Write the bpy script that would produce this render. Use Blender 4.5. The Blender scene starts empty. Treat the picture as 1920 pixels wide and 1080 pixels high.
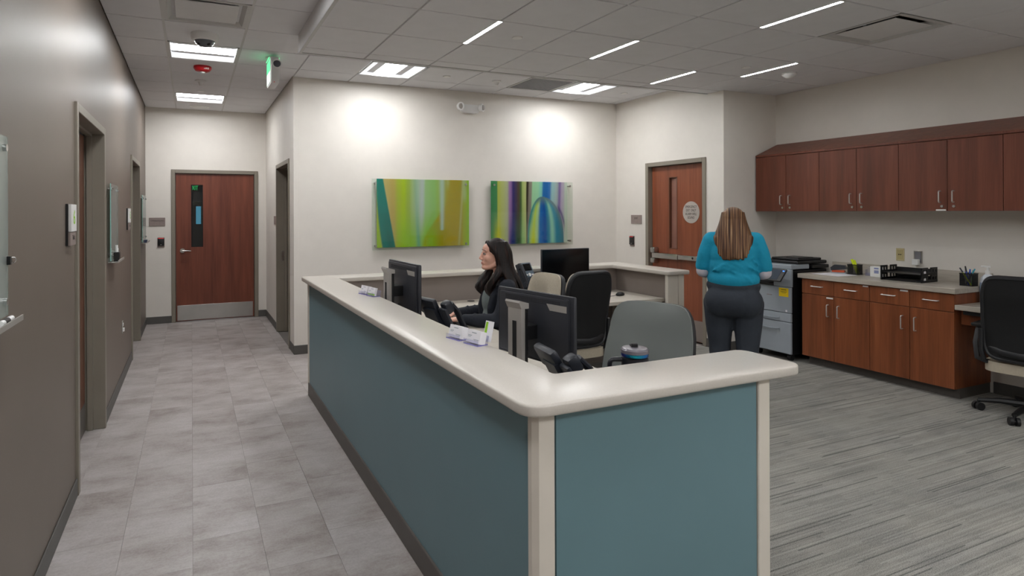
import bpy, bmesh, math, random
from mathutils import Vector, Matrix
random.seed(7)
PI = math.pi
scene = bpy.context.scene
COL = scene.collection

# ------------------------------------------------------------------ camera, world, exposure
cam_d = bpy.data.cameras.new('camera'); cam = bpy.data.objects.new('camera', cam_d); COL.objects.link(cam)
FPX, CXP, CYP, CAM_H, YAW, ROLL = 1124.06, 853.6, 397.24, 1.5614, 0.4145, 0.0039
cam_d.sensor_width = 36; cam_d.lens = FPX / 1920 * 36
cam_d.shift_x = (960 - CXP) / 1920; cam_d.shift_y = (CYP - 540) / 1920
cam_d.clip_start = 0.05
_f = Vector((math.sin(YAW), math.cos(YAW), 0)); _r = Vector((math.cos(YAW), -math.sin(YAW), 0)); _u = Vector((0, 0, 1))
_rr = _r * math.cos(ROLL) - _u * math.sin(ROLL); _uu = _r * math.sin(ROLL) + _u * math.cos(ROLL)
_m = Matrix((_rr, _uu, -_f)).transposed().to_4x4(); _m.translation = Vector((0, 0, CAM_H))
cam.matrix_world = _m
scene.camera = cam
w = bpy.data.worlds.new('world'); scene.world = w; w.use_nodes = True
w.node_tree.nodes['Background'].inputs[0].default_value = (0.6, 0.65, 0.7, 1); w.node_tree.nodes['Background'].inputs[1].default_value = 0.15
vs = scene.view_settings
vs.view_transform = 'Standard'; vs.look = 'None'; vs.gamma = 1; vs.use_curve_mapping = False
vs.exposure = 0.35
TROFFER_E, SLOT_E = 44.0, 62.0
try:
    scene.cycles.use_denoising = True; scene.cycles.max_bounces = 10; scene.cycles.diffuse_bounces = 6
    scene.cycles.transparent_max_bounces = 12; scene.cycles.sample_clamp_indirect = 6
except Exception: pass

# ------------------------------------------------------------------ materials
def lin(h):
    h = h.lstrip('#'); o = []
    for i in (0, 2, 4):
        c = int(h[i:i+2], 16) / 255; o.append(c / 12.92 if c <= .04045 else ((c + .055) / 1.055) ** 2.4)
    return (*o, 1)
def nodes_of(name):
    m = bpy.data.materials.new(name); m.use_nodes = True
    nt = m.node_tree; return m, nt, nt.nodes['Principled BSDF']
def N(nt, t, **kw):
    n = nt.nodes.new(t)
    for k, v in kw.items(): setattr(n, k, v)
    return n
def coords(nt, scale, kind='Object', rnd=False):
    tc = N(nt, 'ShaderNodeTexCoord'); mp = N(nt, 'ShaderNodeMapping'); mp.inputs['Scale'].default_value = scale
    nt.links.new(tc.outputs[kind], mp.inputs[0])
    if rnd:
        oi = N(nt, 'ShaderNodeObjectInfo'); mu = N(nt, 'ShaderNodeMath', operation='MULTIPLY'); mu.inputs[1].default_value = 37.0
        nt.links.new(oi.outputs['Random'], mu.inputs[0]); nt.links.new(mu.outputs[0], mp.inputs['Location'])
    return mp.outputs[0]
def noise(nt, vec, scale=1, detail=4, rough=.55):
    n = N(nt, 'ShaderNodeTexNoise'); n.inputs['Scale'].default_value = scale; n.inputs['Detail'].default_value = detail; n.inputs['Roughness'].default_value = rough
    nt.links.new(vec, n.inputs['Vector']); return n.outputs['Fac']
def ramp(nt, fac, stops):
    r = N(nt, 'ShaderNodeValToRGB'); el = r.color_ramp.elements
    while len(el) < len(stops): el.new(.5)
    for e, (p, c) in zip(el, stops): e.position = p; e.color = lin(c) if isinstance(c, str) else c
    nt.links.new(fac, r.inputs[0]); return r.outputs[0]
def mixc(nt, fac, a, b, mode='MIX'):
    m = N(nt, 'ShaderNodeMix', data_type='RGBA', blend_type=mode)
    for s, v in ((0, fac), (6, a), (7, b)):
        if hasattr(v, 'is_linked'): nt.links.new(v, m.inputs[s])
        else: m.inputs[s].default_value = v
    return m.outputs[2]
def bump(nt, bs, h, strength, dist=.002):
    b = N(nt, 'ShaderNodeBump'); b.inputs['Strength'].default_value = strength; b.inputs['Distance'].default_value = dist
    nt.links.new(h, b.inputs['Height']); nt.links.new(b.outputs[0], bs.inputs['Normal'])
def M(name, hexc, rough=.5, metal=0, var=.06, vscale=6, bmp=0, bscale=200, spec=.5, bd=.002):
    m, nt, bs = nodes_of(name)
    c = lin(hexc); v = coords(nt, (1, 1, 1))
    lo = tuple(x * (1 - var) for x in c[:3]) + (1,); hi = tuple(min(1, x * (1 + var)) for x in c[:3]) + (1,)
    nt.links.new(ramp(nt, noise(nt, v, vscale, 3), [(.3, lo), (.7, hi)]), bs.inputs['Base Color'])
    bs.inputs['Roughness'].default_value = rough; bs.inputs['Metallic'].default_value = metal; bs.inputs['Specular IOR Level'].default_value = spec
    if bmp: bump(nt, bs, noise(nt, v, bscale, 2), bmp, bd)
    return m
def wood(name, dark, mid, light, rough=.38):
    m, nt, bs = nodes_of(name)
    v = coords(nt, (9, 9, .55), rnd=True); n1 = noise(nt, v, 1.6, 5, .6)
    v2 = coords(nt, (150, 150, 3), rnd=True); n2 = noise(nt, v2, 1, 3)
    a = ramp(nt, n1, [(.25, dark), (.5, mid), (.78, light)])
    g = ramp(nt, n2, [(.35, (.72, .72, .72, 1)), (.6, (1, 1, 1, 1))])
    nt.links.new(mixc(nt, .55, a, g, 'MULTIPLY'), bs.inputs['Base Color'])
    bs.inputs['Roughness'].default_value = rough; bs.inputs['Specular IOR Level'].default_value = .4
    bump(nt, bs, n2, .05); return m
def emit(name, col, strength):
    m, nt, bs = nodes_of(name); nt.nodes.remove(bs)
    e = N(nt, 'ShaderNodeEmission'); e.inputs[0].default_value = (*col, 1); e.inputs[1].default_value = strength
    nt.links.new(e.outputs[0], nt.nodes['Material Output'].inputs[0]); return m
def glass(name, tint, body=0.0, bodycol='b8c4be', refl=.12):
    m, nt, bs = nodes_of(name)
    tr = N(nt, 'ShaderNodeBsdfTransparent'); tr.inputs[0].default_value = lin(tint)
    gl = N(nt, 'ShaderNodeBsdfGlossy'); gl.inputs['Roughness'].default_value = .04
    lw = N(nt, 'ShaderNodeLayerWeight'); lw.inputs[0].default_value = .5
    pw = N(nt, 'ShaderNodeMath', operation='POWER'); pw.inputs[1].default_value = 4; nt.links.new(lw.outputs['Facing'], pw.inputs[0])
    fr = N(nt, 'ShaderNodeMath', operation='MULTIPLY_ADD'); fr.inputs[1].default_value = .6; fr.inputs[2].default_value = .035; nt.links.new(pw.outputs[0], fr.inputs[0])
    mx = N(nt, 'ShaderNodeMixShader'); nt.links.new(fr.outputs[0], mx.inputs[0])
    base = tr.outputs[0]
    if body:
        df = N(nt, 'ShaderNodeBsdfDiffuse'); df.inputs[0].default_value = lin(bodycol)
        m2 = N(nt, 'ShaderNodeMixShader'); m2.inputs[0].default_value = body
        nt.links.new(tr.outputs[0], m2.inputs[1]); nt.links.new(df.outputs[0], m2.inputs[2]); base = m2.outputs[0]
    nt.links.new(base, mx.inputs[1]); nt.links.new(gl.outputs[0], mx.inputs[2])
    nt.links.new(mx.outputs[0], nt.nodes['Material Output'].inputs[0]); nt.nodes.remove(bs); return m
def lvt():
    m, nt, bs = nodes_of('vinyl_tile')
    v = coords(nt, (2.0, 3.0, 1), 'Object', True)
    n1 = noise(nt, v, 1.5, 6, .62); v2 = coords(nt, (5, 60, 1), 'Object', True); n2 = noise(nt, v2, 1, 4, .7)
    v3 = coords(nt, (60, 60, 1), 'Object', True); n3 = noise(nt, v3, 1.5, 3, .7)
    a = ramp(nt, n1, [(.33, '7d726c'), (.45, '9c9490'), (.55, 'aba5a2'), (.68, 'b8b3b2')])
    a = mixc(nt, .2, a, ramp(nt, n2, [(.3, '756b65'), (.65, 'b0abaa')]), 'MIX')
    a = mixc(nt, .2, a, ramp(nt, n3, [(.35, '746a64'), (.6, 'b0abaa')]), 'MIX')
    oi = N(nt, 'ShaderNodeObjectInfo')
    a = mixc(nt, 1.0, a, ramp(nt, oi.outputs['Random'], [(0, (.95, .945, .94, 1)), (1, (1, 1, 1, 1))]), 'MULTIPLY')
    nt.links.new(a, bs.inputs['Base Color']); bs.inputs['Roughness'].default_value = .42
    bump(nt, bs, n2, .06); return m
def carpet():
    m, nt, bs = nodes_of('striped_carpet')
    tc = N(nt, 'ShaderNodeTexCoord'); sp = N(nt, 'ShaderNodeSeparateXYZ'); nt.links.new(tc.outputs['Object'], sp.inputs[0])
    def mth(op, a, b=None):
        n = N(nt, 'ShaderNodeMath', operation=op)
        for k, v in enumerate((a, b)):
            if v is None: continue
            if hasattr(v, 'is_linked'): nt.links.new(v, n.inputs[k])
            else: n.inputs[k].default_value = v
        return n.outputs[0]
    def rows(pitch, seg, off):
        r = mth('FLOOR', mth('MULTIPLY', sp.outputs[1], 1/pitch))
        w1 = N(nt, 'ShaderNodeTexWhiteNoise', noise_dimensions='1D'); nt.links.new(mth('ADD', r, off), w1.inputs['W'])
        q = mth('FLOOR', mth('ADD', mth('MULTIPLY', sp.outputs[0], 1/seg), mth('MULTIPLY', w1.outputs['Value'], 9.0)))
        c = N(nt, 'ShaderNodeCombineXYZ'); nt.links.new(r, c.inputs[0]); nt.links.new(q, c.inputs[1]); c.inputs[2].default_value = off
        w2 = N(nt, 'ShaderNodeTexWhiteNoise', noise_dimensions='3D'); nt.links.new(c.outputs[0], w2.inputs['Vector']); return w2.outputs['Value']
    a = ramp(nt, rows(.0085, .42, .5), [(0, '5a5955'), (.5, '8b8983'), (1, 'c0bdb5')])
    a = mixc(nt, .45, a, ramp(nt, rows(.034, .75, 3.5), [(0, '666663'), (.5, '878580'), (1, 'aaa7a0')]))
    v3 = coords(nt, (1.8, 1.8, 1)); n3 = noise(nt, v3, 1, 4, .65)
    a = mixc(nt, .4, a, ramp(nt, n3, [(.38, '696c6e'), (.62, 'a5a199')]))
    ln = rows(.0075, .8, 7.5)
    a = mixc(nt, ramp(nt, ln, [(.055, (.9, .9, .9, 1)), (.0551, (0, 0, 0, 1))]), a, lin('303338'))
    v4 = coords(nt, (210, 210, 1)); n4 = noise(nt, v4, 1, 2, .8)
    a = mixc(nt, .42, a, ramp(nt, n4, [(.32, '3a3936'), (.68, 'c4c1b9')]))
    nt.links.new(a, bs.inputs['Base Color']); bs.inputs['Roughness'].default_value = .95; bs.inputs['Specular IOR Level'].default_value = .1
    bump(nt, bs, n4, .5, .004); return m
def hairmat(name, stops, sc):
    m, nt, bs = nodes_of(name)
    v = coords(nt, sc); n = noise(nt, v, 1, 2, .5)
    nt.links.new(ramp(nt, n, stops), bs.inputs['Base Color']); bs.inputs['Roughness'].default_value = .5; bs.inputs['Specular IOR Level'].default_value = .3
    bump(nt, bs, n, .5, .003); return m
def grain(name, a, b, sc, rough=.35, bmp=0):
    m, nt, bs = nodes_of(name)
    v = coords(nt, sc); n = noise(nt, v, 1, 4, .65)
    nt.links.new(ramp(nt, n, [(.3, a), (.7, b)]), bs.inputs['Base Color']); bs.inputs['Roughness'].default_value = rough
    if bmp: bump(nt, bs, n, bmp)
    return m
def vcol(name, rough=.15):
    m, nt, bs = nodes_of(name)
    at = N(nt, 'ShaderNodeAttribute'); at.attribute_name = 'print'
    nt.links.new(at.outputs['Color'], bs.inputs['Base Color']); bs.inputs['Roughness'].default_value = rough; return m

mWALL = M('warm_white_paint', 'dfdad2', .55, var=.02, bmp=.05, bscale=350)
mTAUPE = M('taupe_semi_gloss_paint', '6f645b', .44, var=.03, vscale=3, bmp=.12, bscale=160)
mCEIL = M('ceiling_tile_mineral', 'dddddf', .9, var=.02, bmp=.08, bscale=400, spec=.2)
mTEE = M('ceiling_grid_white', 'c4c4c2', .5, var=.02)
mFASC = M('fascia_white', 'd6d6d6', .45, var=.02)
mBASE = M('grey_rubber_base', '54524f', .5, var=.04)
mFRAME = M('door_frame_paint', '847d71', .4, var=.03)
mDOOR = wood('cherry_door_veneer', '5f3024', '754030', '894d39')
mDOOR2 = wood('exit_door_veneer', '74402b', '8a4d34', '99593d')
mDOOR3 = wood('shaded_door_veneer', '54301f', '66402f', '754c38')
mCAB = wood('cherry_cabinet_laminate', '6d3d25', '874c2e', '9d5c39', .35)
mCABU = wood('upper_cabinet_laminate', '603728', '723f2e', '824c38', .4)
mSTEEL = M('brushed_steel', 'b8b6b2', .28, 1, var=.08, vscale=3)
mHANDLE = M('satin_handle', 'd8d6d2', .35, .7, var=.03)
mCHROME = M('chrome', 'd0d0d0', .12, 1, var=.02)
mLVT = lvt(); mCARP = carpet()
mSUB = M('floor_slab_grey', '6c6763', .8)
mCTOP = M('solid_surface_counter', 'c4beb5', .3, var=.035, vscale=180)
mPOST = M('ivory_counter_trim', 'd6cfc3', .4, var=.03)
mTEAL = M('teal_laminate', '64838b', .42, var=.03, vscale=2)
mPANEL = M('taupe_laminate', '857b75', .45, var=.03)
mDESK = grain('pale_woodgrain_laminate', 'bdb5a8', 'd2cbc0', (3, 70, 40), .35)
mWTOP = grain('grey_woodgrain_top', 'a49c90', 'bbb4a8', (60, 3, 40), .35)
mTOE = M('toe_kick_grey', '57524e', .5)
mBLACK = M('black_plastic', '121214', .42, var=.1)
mBLACK2 = M('soft_black_plastic', '1c1d20', .5, var=.1)
mMON = M('monitor_shell_charcoal', '2d2f35', .45, var=.08)
mSCRN = M('dark_screen', '050506', .15)
mSILV = M('silver_plastic', 'a9a5a0', .4, .3, var=.05)
mGREYP = M('light_grey_plastic', '9ba3ab', .4, var=.03)
mPHONE = M('phone_navy_black', '20242c', .42, var=.08)
mPHONE2 = M('phone_slate', '5b6a78', .4, var=.05)
mWHITE = M('white_plastic', 'e6e6e4', .4, var=.02)
mPAPER = M('white_paper', 'e9e8ec', .7, var=.02)
mINK = M('dark_ink', '35302e', .7)
mGREENP = M('lime_print', '8cc421', .6)
mYEL = M('yellow_label', 'f2cf00', .6)
mHL = M('highlighter_yellow', 'd8ec10', .4)
mPURP = M('lilac_acrylic', '8a86c8', .2)
mSIGN = M('mauve_sign', '8d7f7a', .5, var=.06, vscale=40)
mRED = M('alarm_red', 'a81018', .35)
mRUBBER = M('castor_rubber', '151517', .55)
mBEIGE = M('beige_upholstery', 'b3a996', .75, var=.05, vscale=60, bmp=.15, bscale=500)
mGREYV = M('grey_vinyl_upholstery', '6d7270', .42, var=.05, vscale=4, bmp=.1, bscale=300)
mMESH = M('black_mesh_fabric', '0b0c0e', .75, var=.4, vscale=500, bmp=.6, bscale=420)
mSKIN = M('skin', 'dca994', .5, var=.07, vscale=30)
mTEE_S = M('turquoise_knit', '0f93b4', .85, var=.06, vscale=9, bmp=.35, bscale=14, bd=.02)
mPANTS = M('charcoal_trousers', '2e343d', .85, var=.08, vscale=9, bmp=.35, bscale=12, bd=.02)
mJACK = M('navy_jacket', '171c26', .85, var=.12, vscale=14, bmp=.35, bscale=18, bd=.02)
mTOP = M('grey_top', '6d7675', .85, var=.05)
mLSLV = M('pale_grey_knit', 'c9c4cc', .85, var=.05)
mSHOE = M('black_shoe', '17171a', .5)
mHAIR1 = hairmat('brown_highlighted_hair', [(.28, '2e1e15'), (.46, '573a27'), (.62, '7d5c3f'), (.78, 'b59670')], (5, 110, 3))
mHAIR2 = hairmat('dark_brunette_hair', [(.3, '080505'), (.55, '170d0a'), (.8, '452a20')], (110, 30, 4))
mLIP = M('lips', 'a8584f', .45); mEYE = M('eye_white', '9d9088', .3); mIRIS = M('iris_dark', '20140e', .2); mBROW = M('eyebrow', '35221a', .7)
mGLASS = glass('clear_glass', 'f7fbf8')
mBOARD = glass('frosted_marker_glass', 'e2efe9', .4, 'ccd4d0')  # pale diffuse body stands in for light the glass reflects
mEDGE = M('glass_edge_aqua', '9fd0c8', .2)
mACRY = glass('clear_acrylic', 'f4f4fb', .10, 'c8c8e8')
mDWIN = glass('door_glass', 'c8ccce')
mWINB = M('brown_blind_behind_glass', '8a6255', .22)
mLENS = emit('troffer_lens', (.985, .99, 1), TROFFER_E)
mSLOT = emit('slot_lens', (.985, .99, 1), SLOT_E)
mGRN = emit('exit_green', (.15, .9, .35), 1.2)
mGRNS = emit('exit_letters_green', (.05, .8, .2), 1.2)
mBLUE = emit('daylight_pane', (.14, .5, .68), .8)
mLED = emit('red_led', (1, .08, .08), .45)
mLEDB = emit('blue_led', (.05, .2, 1), 3)
mDIFF = emit('troffer_side_diffuser', (.93, .95, 1), 1.0)
mREFL = M('light_reflector', 'dfe0e6', .5)
mDARK = M('dark_recess', '0c0c0d', .8)
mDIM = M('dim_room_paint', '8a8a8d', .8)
mPRINT = vcol('art_print')
mTUMB = M('tumbler_black', '1d1f25', .35)
mIVORY = M('ivory_plate', 'c3b68a', .45)

# ------------------------------------------------------------------ mesh builder
class MB:
    def __init__(s): s.bm = bmesh.new()
    def _bev(s, vs_, r, seg=2):
        es = list({e for v in vs_ for e in v.link_edges})
        bmesh.ops.bevel(s.bm, geom=es, offset=r, segments=seg, affect='EDGES', profile=.5)
    def box(s, x0, x1, y0, y1, z0, z1, r=0, seg=2, mat=None):
        g = bmesh.ops.create_cube(s.bm, size=1)['verts']
        m = Matrix.Translation(((x0+x1)/2, (y0+y1)/2, (z0+z1)/2)) @ Matrix.Diagonal((x1-x0, y1-y0, z1-z0, 1))
        if mat is not None: m = mat @ m
        bmesh.ops.transform(s.bm, matrix=m, verts=g)
        if r: s._bev(g, r, seg)
        return s
    def cone(s, p0, p1, r0, r1=None, n=16, cap=True):
        r1 = r0 if r1 is None else r1
        p0, p1 = Vector(p0), Vector(p1); d = p1 - p0; L = d.length
        if L < 1e-6: return s
        q = d.to_track_quat('Z', 'Y').to_matrix().to_4x4()
        bmesh.ops.create_cone(s.bm, cap_ends=cap, segments=n, radius1=max(r0, 1e-5), radius2=max(r1, 1e-5), depth=L, matrix=Matrix.Translation((p0+p1)/2) @ q)
        return s
    def ell(s, c, r, n=16, rot=None):
        m = Matrix.Translation(c)
        if rot is not None: m = m @ rot
        if isinstance(r, (int, float)): r = (r, r, r)
        bmesh.ops.create_uvsphere(s.bm, u_segments=n, v_segments=max(6, n*2//3), radius=1, matrix=m @ Matrix.Diagonal((*r, 1)))
        return s
    def chain(s, pts, n=10):
        for i, (p, r) in enumerate(pts):
            s.ell(p, r, n)
            if i: s.cone(pts[i-1][0], p, pts[i-1][1], r, n)
        return s
    def tube(s, pts, r, n=8, closed=False, flat=None):
        pts = [Vector(p) for p in pts]; k = len(pts); rings = []; prev = None
        for i, p in enumerate(pts):
            if closed: t = pts[(i+1) % k] - pts[i-1]
            else: t = pts[min(i+1, k-1)] - pts[max(i-1, 0)]
            t.normalize()
            if prev is None:
                a = Vector((0, 0, 1)) if abs(t.z) < .9 else Vector((1, 0, 0)); nrm = (a - t*a.dot(t)).normalized()
            else: nrm = (prev - t*prev.dot(t)).normalized()
            prev = nrm; b = t.cross(nrm)
            rr = r[i] if isinstance(r, (list, tuple)) else r
            fl = flat or (1, 1)
            rings.append([s.bm.verts.new(p + nrm*rr*fl[0]*math.cos(2*PI*j/n) + b*rr*fl[1]*math.sin(2*PI*j/n)) for j in range(n)])
        m = k if closed else k-1
        for i in range(m):
            A, B = rings[i], rings[(i+1) % k]
            for j in range(n): s.bm.faces.new((A[j], A[(j+1) % n], B[(j+1) % n], B[j]))
        if not closed: s.bm.faces.new(rings[0][::-1]); s.bm.faces.new(rings[-1])
        return s
    def prism(s, poly, ax, d0, d1):
        # poly in the two other axes, extruded along axis ax
        def P(a, b, d): return {'x': (d, a, b), 'y': (a, d, b), 'z': (a, b, d)}[ax]
        A = [s.bm.verts.new(P(a, b, d0)) for a, b in poly]; B = [s.bm.verts.new(P(a, b, d1)) for a, b in poly]
        n = len(poly); fs = [s.bm.faces.new(A[::-1]), s.bm.faces.new(B)]
        for i in range(n): fs.append(s.bm.faces.new((A[i], A[(i+1) % n], B[(i+1) % n], B[i])))
        bmesh.ops.recalc_face_normals(s.bm, faces=fs); return s
    def lathe(s, prof, c=(0, 0, 0), n=24):
        rings = [[s.bm.verts.new((c[0]+r*math.cos(2*PI*j/n), c[1]+r*math.sin(2*PI*j/n), c[2]+z)) for j in range(n)] for r, z in prof]
        for A, B in zip(rings, rings[1:]):
            for j in range(n): s.bm.faces.new((A[j], A[(j+1) % n], B[(j+1) % n], B[j]))
        s.bm.faces.new(rings[0][::-1]); s.bm.faces.new(rings[-1]); return s
    def rbox(s, x0, x1, z0, z1, y0, y1, r, seg=5):
        # rounded-corner plate in the x/z plane with thickness in y
        P = []
        for cx, cz, a0 in ((x1-r, z1-r, 0), (x0+r, z1-r, 90), (x0+r, z0+r, 180), (x1-r, z0+r, 270)):
            for k in range(seg+1):
                a = math.radians(a0 + 90*k/seg); P.append((cx+r*math.cos(a), cz+r*math.sin(a)))
        return s.prism(P, 'y', y0, y1)
    def xf(s, m): bmesh.ops.transform(s.bm, matrix=m, verts=s.bm.verts[:]); return s
    def build(s, name, m, parent=None, smooth=False, loc=None):
        bmesh.ops.recalc_face_normals(s.bm, faces=s.bm.faces[:])
        me = bpy.data.meshes.new(name); s.bm.to_mesh(me); s.bm.free()
        if smooth:
            me.polygons.foreach_set('use_smooth', [True]*len(me.polygons))
            try: me.set_sharp_from_angle(angle=math.radians(38))
            except Exception: pass
        me.materials.append(m); o = bpy.data.objects.new(name, me); COL.objects.link(o)
        if parent: o.parent = parent
        if loc: o.location = loc
        return o
def RZ(a): return Matrix.Rotation(a, 4, 'Z')
def tag(o, label, cat, group=None, kind=None):
    if label: o['label'] = label
    if cat: o['category'] = cat
    if group: o['group'] = group
    if kind: o['kind'] = kind
    return o
def thing(name, label, cat, loc=(0, 0, 0), rz=0, group=None):
    o = bpy.data.objects.new(name, None); COL.objects.link(o); o.empty_display_size = .1
    o.location = loc; o.rotation_euler = (0, 0, rz); return tag(o, label, cat, group)
# wall frames: local x = right for the viewer, local -y = out of the wall
S_, W_, E_ = 0.0, -PI/2, PI/2       # facing south (-y), west (-x), east (+x)
def struct(o, label=None): o['kind'] = 'structure'; (label and o.__setitem__('label', label)); return o
def clone(root, loc=None, rz=None, label=None, group=None):
    r = root.copy(); COL.objects.link(r)
    if loc is not None: r.location = loc
    if rz is not None: r.rotation_euler = (0, 0, rz)
    if label: r['label'] = label
    if group: r['group'] = group
    def kids(o, n):
        for c in [x for x in o.children if x is not n]:
            d = c.copy(); COL.objects.link(d); d.parent = n; kids(c, d)
    kids(root, r); return r
def text(body, size, m, parent, loc, name='lettering', normal='-y', ext=.0006, align='CENTER', sx=1):
    cu = bpy.data.curves.new('t', 'FONT'); cu.body = body; cu.size = size; cu.align_x = align; cu.align_y = 'CENTER'; cu.extrude = ext; cu.resolution_u = 3; cu.space_line = 1.0
    t = bpy.data.objects.new('t', cu); COL.objects.link(t)
    me = bpy.data.meshes.new_from_object(t.evaluated_get(bpy.context.evaluated_depsgraph_get()))
    bpy.data.objects.remove(t); bpy.data.curves.remove(cu)
    R = {'-y': Matrix(((1, 0, 0), (0, 0, -1), (0, 1, 0))).to_4x4(), 'z': Matrix.Identity(4), 'x': Matrix(((0, 0, 1), (1, 0, 0), (0, 1, 0))).to_4x4()}[normal]
    me.transform(Matrix.Translation(loc) @ R @ Matrix.Diagonal((sx, 1, 1, 1)))
    me.materials.clear(); me.materials.append(m); me.name = name
    o = bpy.data.objects.new(name, me); COL.objects.link(o); o.parent = parent; return o

# ------------------------------------------------------------------ the room
XL, YF, XH, YB, XE, YA, XR, YN = -.589, 9.43, 1.03, 6.74, 5.42, 4.90, 6.25, -3.0
ZC, ZL, CLX, CLY = 3.05, 2.903, .834, 5.135
def wall_x(name, x, out, y0, y1, openings, m, t=.12, z1=3.1):
    """wall in a plane x = const; out = +1 when the room lies on the +x side"""
    b = MB(); a0, a1 = (x-t, x) if out > 0 else (x, x+t); y = y0
    for (o0, o1, oz) in openings:
        b.box(a0, a1, y, o0, 0, z1); b.box(a0, a1, o0, o1, oz, z1); y = o1
    b.box(a0, a1, y, y1, 0, z1); return struct(b.build(name, m))
def wall_y(name, y, x0, x1, openings, m, t=.12, z1=3.1):
    b = MB(); x = x0
    for (o0, o1, oz) in openings:
        b.box(x, o0, y, y+t, 0, z1); b.box(o0, o1, y, y+t, oz, z1); x = o1
    b.box(x, x1, y, y+t, 0, z1); return struct(b.build(name, m))
DZ = 2.13
wall_x('wall_left', XL, 1, YN, YF, [(3.885, 5.05, DZ+.04), (7.21, 8.31, DZ+.04)], mTAUPE)
wall_y('wall_far', YF, XL-.12, XH+.15, [(-.252, .902, DZ+.04)], mWALL)
wall_x('wall_hall', XH, -1, YB, YF, [(7.06, 8.17, DZ+.04)], mWALL, .14)
wall_y('wall_back', YB, XH+.14, XE+.12, [], mWALL)
wall_x('wall_exit', XE, -1, YA, YB, [(5.16, 6.135, DZ+.04)], mWALL, .14)
wall_y('wall_alcove', YA, XE+.14, XR+.12, [], mWALL)
wall_x('wall_right', XR, -1, YN, YA, [], mWALL)
wall_y('wall_near', YN-.12, XL-.12, XR+.12, [], mWALL)

# floors: vinyl planks laid one by one, striped carpet in the office area
fl = struct(MB().box(XL-.2, XR+.2, YN-.2, YF+.1, -.08, -.0045).build('floor', mSUB), 'grey stone-look vinyl tile floor of the corridor')
TW, TLn = .3048, .6096
tile_me = {}
def floor_piece(x0, x1, y0, y1):
    key = (round(x1-x0, 3), round(y1-y0, 3)); g = .0006
    if key not in tile_me:
        b = MB().box(g-(x1-x0)/2, (x1-x0)/2-g, g-(y1-y0)/2, (y1-y0)/2-g, -.0045, 0); o = b.build('floor_tile', mLVT, fl); tile_me[key] = o.data
    else:
        o = bpy.data.objects.new('floor_tile', tile_me[key]); COL.objects.link(o); o.parent = fl
    o.location = ((x0+x1)/2, (y0+y1)/2, 0)
XCARP, YCARP = 1.0, 5.22
ci = 0; x = -2*TW
while x < XE:
    xa, xb = max(x, XL), min(x+TW, XE)
    y = -1.0 + ((ci*0.37) % 1)*TLn - TLn
    while y < YF:
        ylo = 1.0 if xa < XCARP-.05 else YCARP
        ytop = YF if xa < XH - .02 else YB
        y0, y1 = max(y, ylo, -1), min(y+TLn, ytop)
        if ylo < 2 and y1 <= 1.0: y += TLn; continue
        xb2 = min(xb, XH) if y0 >= YB else (min(xb, XCARP) if (y1 <= YCARP+.001 and xa < XCARP) else xb)
        if xa < XCARP-.05 < xb and y0 < YCARP < y1:
            floor_piece(xa, min(xb, XCARP), y0, YCARP); y0 = YCARP; xb2 = xb
        if xa < XH-.02 < xb and y0 < YB < y1 :
            floor_piece(xa, xb2, y0, YB); y0 = YB; xb2 = min(xb, XH)
        if y1 - y0 > .01 and xb2 - xa > .01: floor_piece(xa, xb2, y0, y1)
        y += TLn
    x += TW; ci += 1
b = MB().box(XL, XCARP, -3, 1.0, -.0045, 0); o = b.build('floor_sheet', mLVT, fl)
struct(MB().box(XCARP, XR, YN, YCARP, -.0045, .001).box(XE, XR, YCARP, YCARP+.0005, -.0045, .001).build('floor', mCARP), 'grey striped carpet of the office area')
# jamb floors under the doorways
MB().box(XL-.2, XL, 3.885, 5.05, -.0045, 0).box(XL-.2, XL, 7.21, 8.31, -.0045, 0).box(-.252, .902, YF, YF+.1, -.0045, 0).build('threshold', mLVT, fl)

# baseboards
def base(name, boxes):
    b = MB()
    for q in boxes: b.box(*q, 0, .1, .004, 1)
    struct(b.build(name, mBASE))
T = .009
base('baseboard_left', [(XL, XL+T, YN, 3.873), (XL, XL+T, 5.062, 7.198), (XL, XL+T, 8.322, YF)])
base('baseboard_far', [(XL, -.262, YF-T, YF), (.914, XH, YF-T, YF)])
base('baseboard_hall', [(XH-T, XH, YB, 7.05), (XH-T, XH, 8.18, YF)])
base('baseboard_back', [(XH-T, XE, YB-T, YB)])
base('baseboard_exit', [(XE-T, XE, YA-T, 5.148), (XE-T, XE, 6.147, YB)])
base('baseboard_alcove', [(XE-T, XR, YA-T, YA)])
base('baseboard_right', [(XR-T, XR, YN, 2.83)])
# corner guards
struct(MB().box(XH-.003, XH+.048, YB-.004, YB, .1, 3.05, .001, 1).box(XH-.004, XH, YB, YB+.048, .1, 3.05, .001, 1).build('trim_1', mWALL), 'ivory corner guard at the end of the back wall')
struct(MB().box(XE-.003, XE+.05, YA-.004, YA, .1, 2.9, .001, 1).box(XE-.004, XE, YA, YA+.05, .1, 2.9, .001, 1).build('trim_2', mWALL), 'ivory corner guard beside the exit door')

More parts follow.
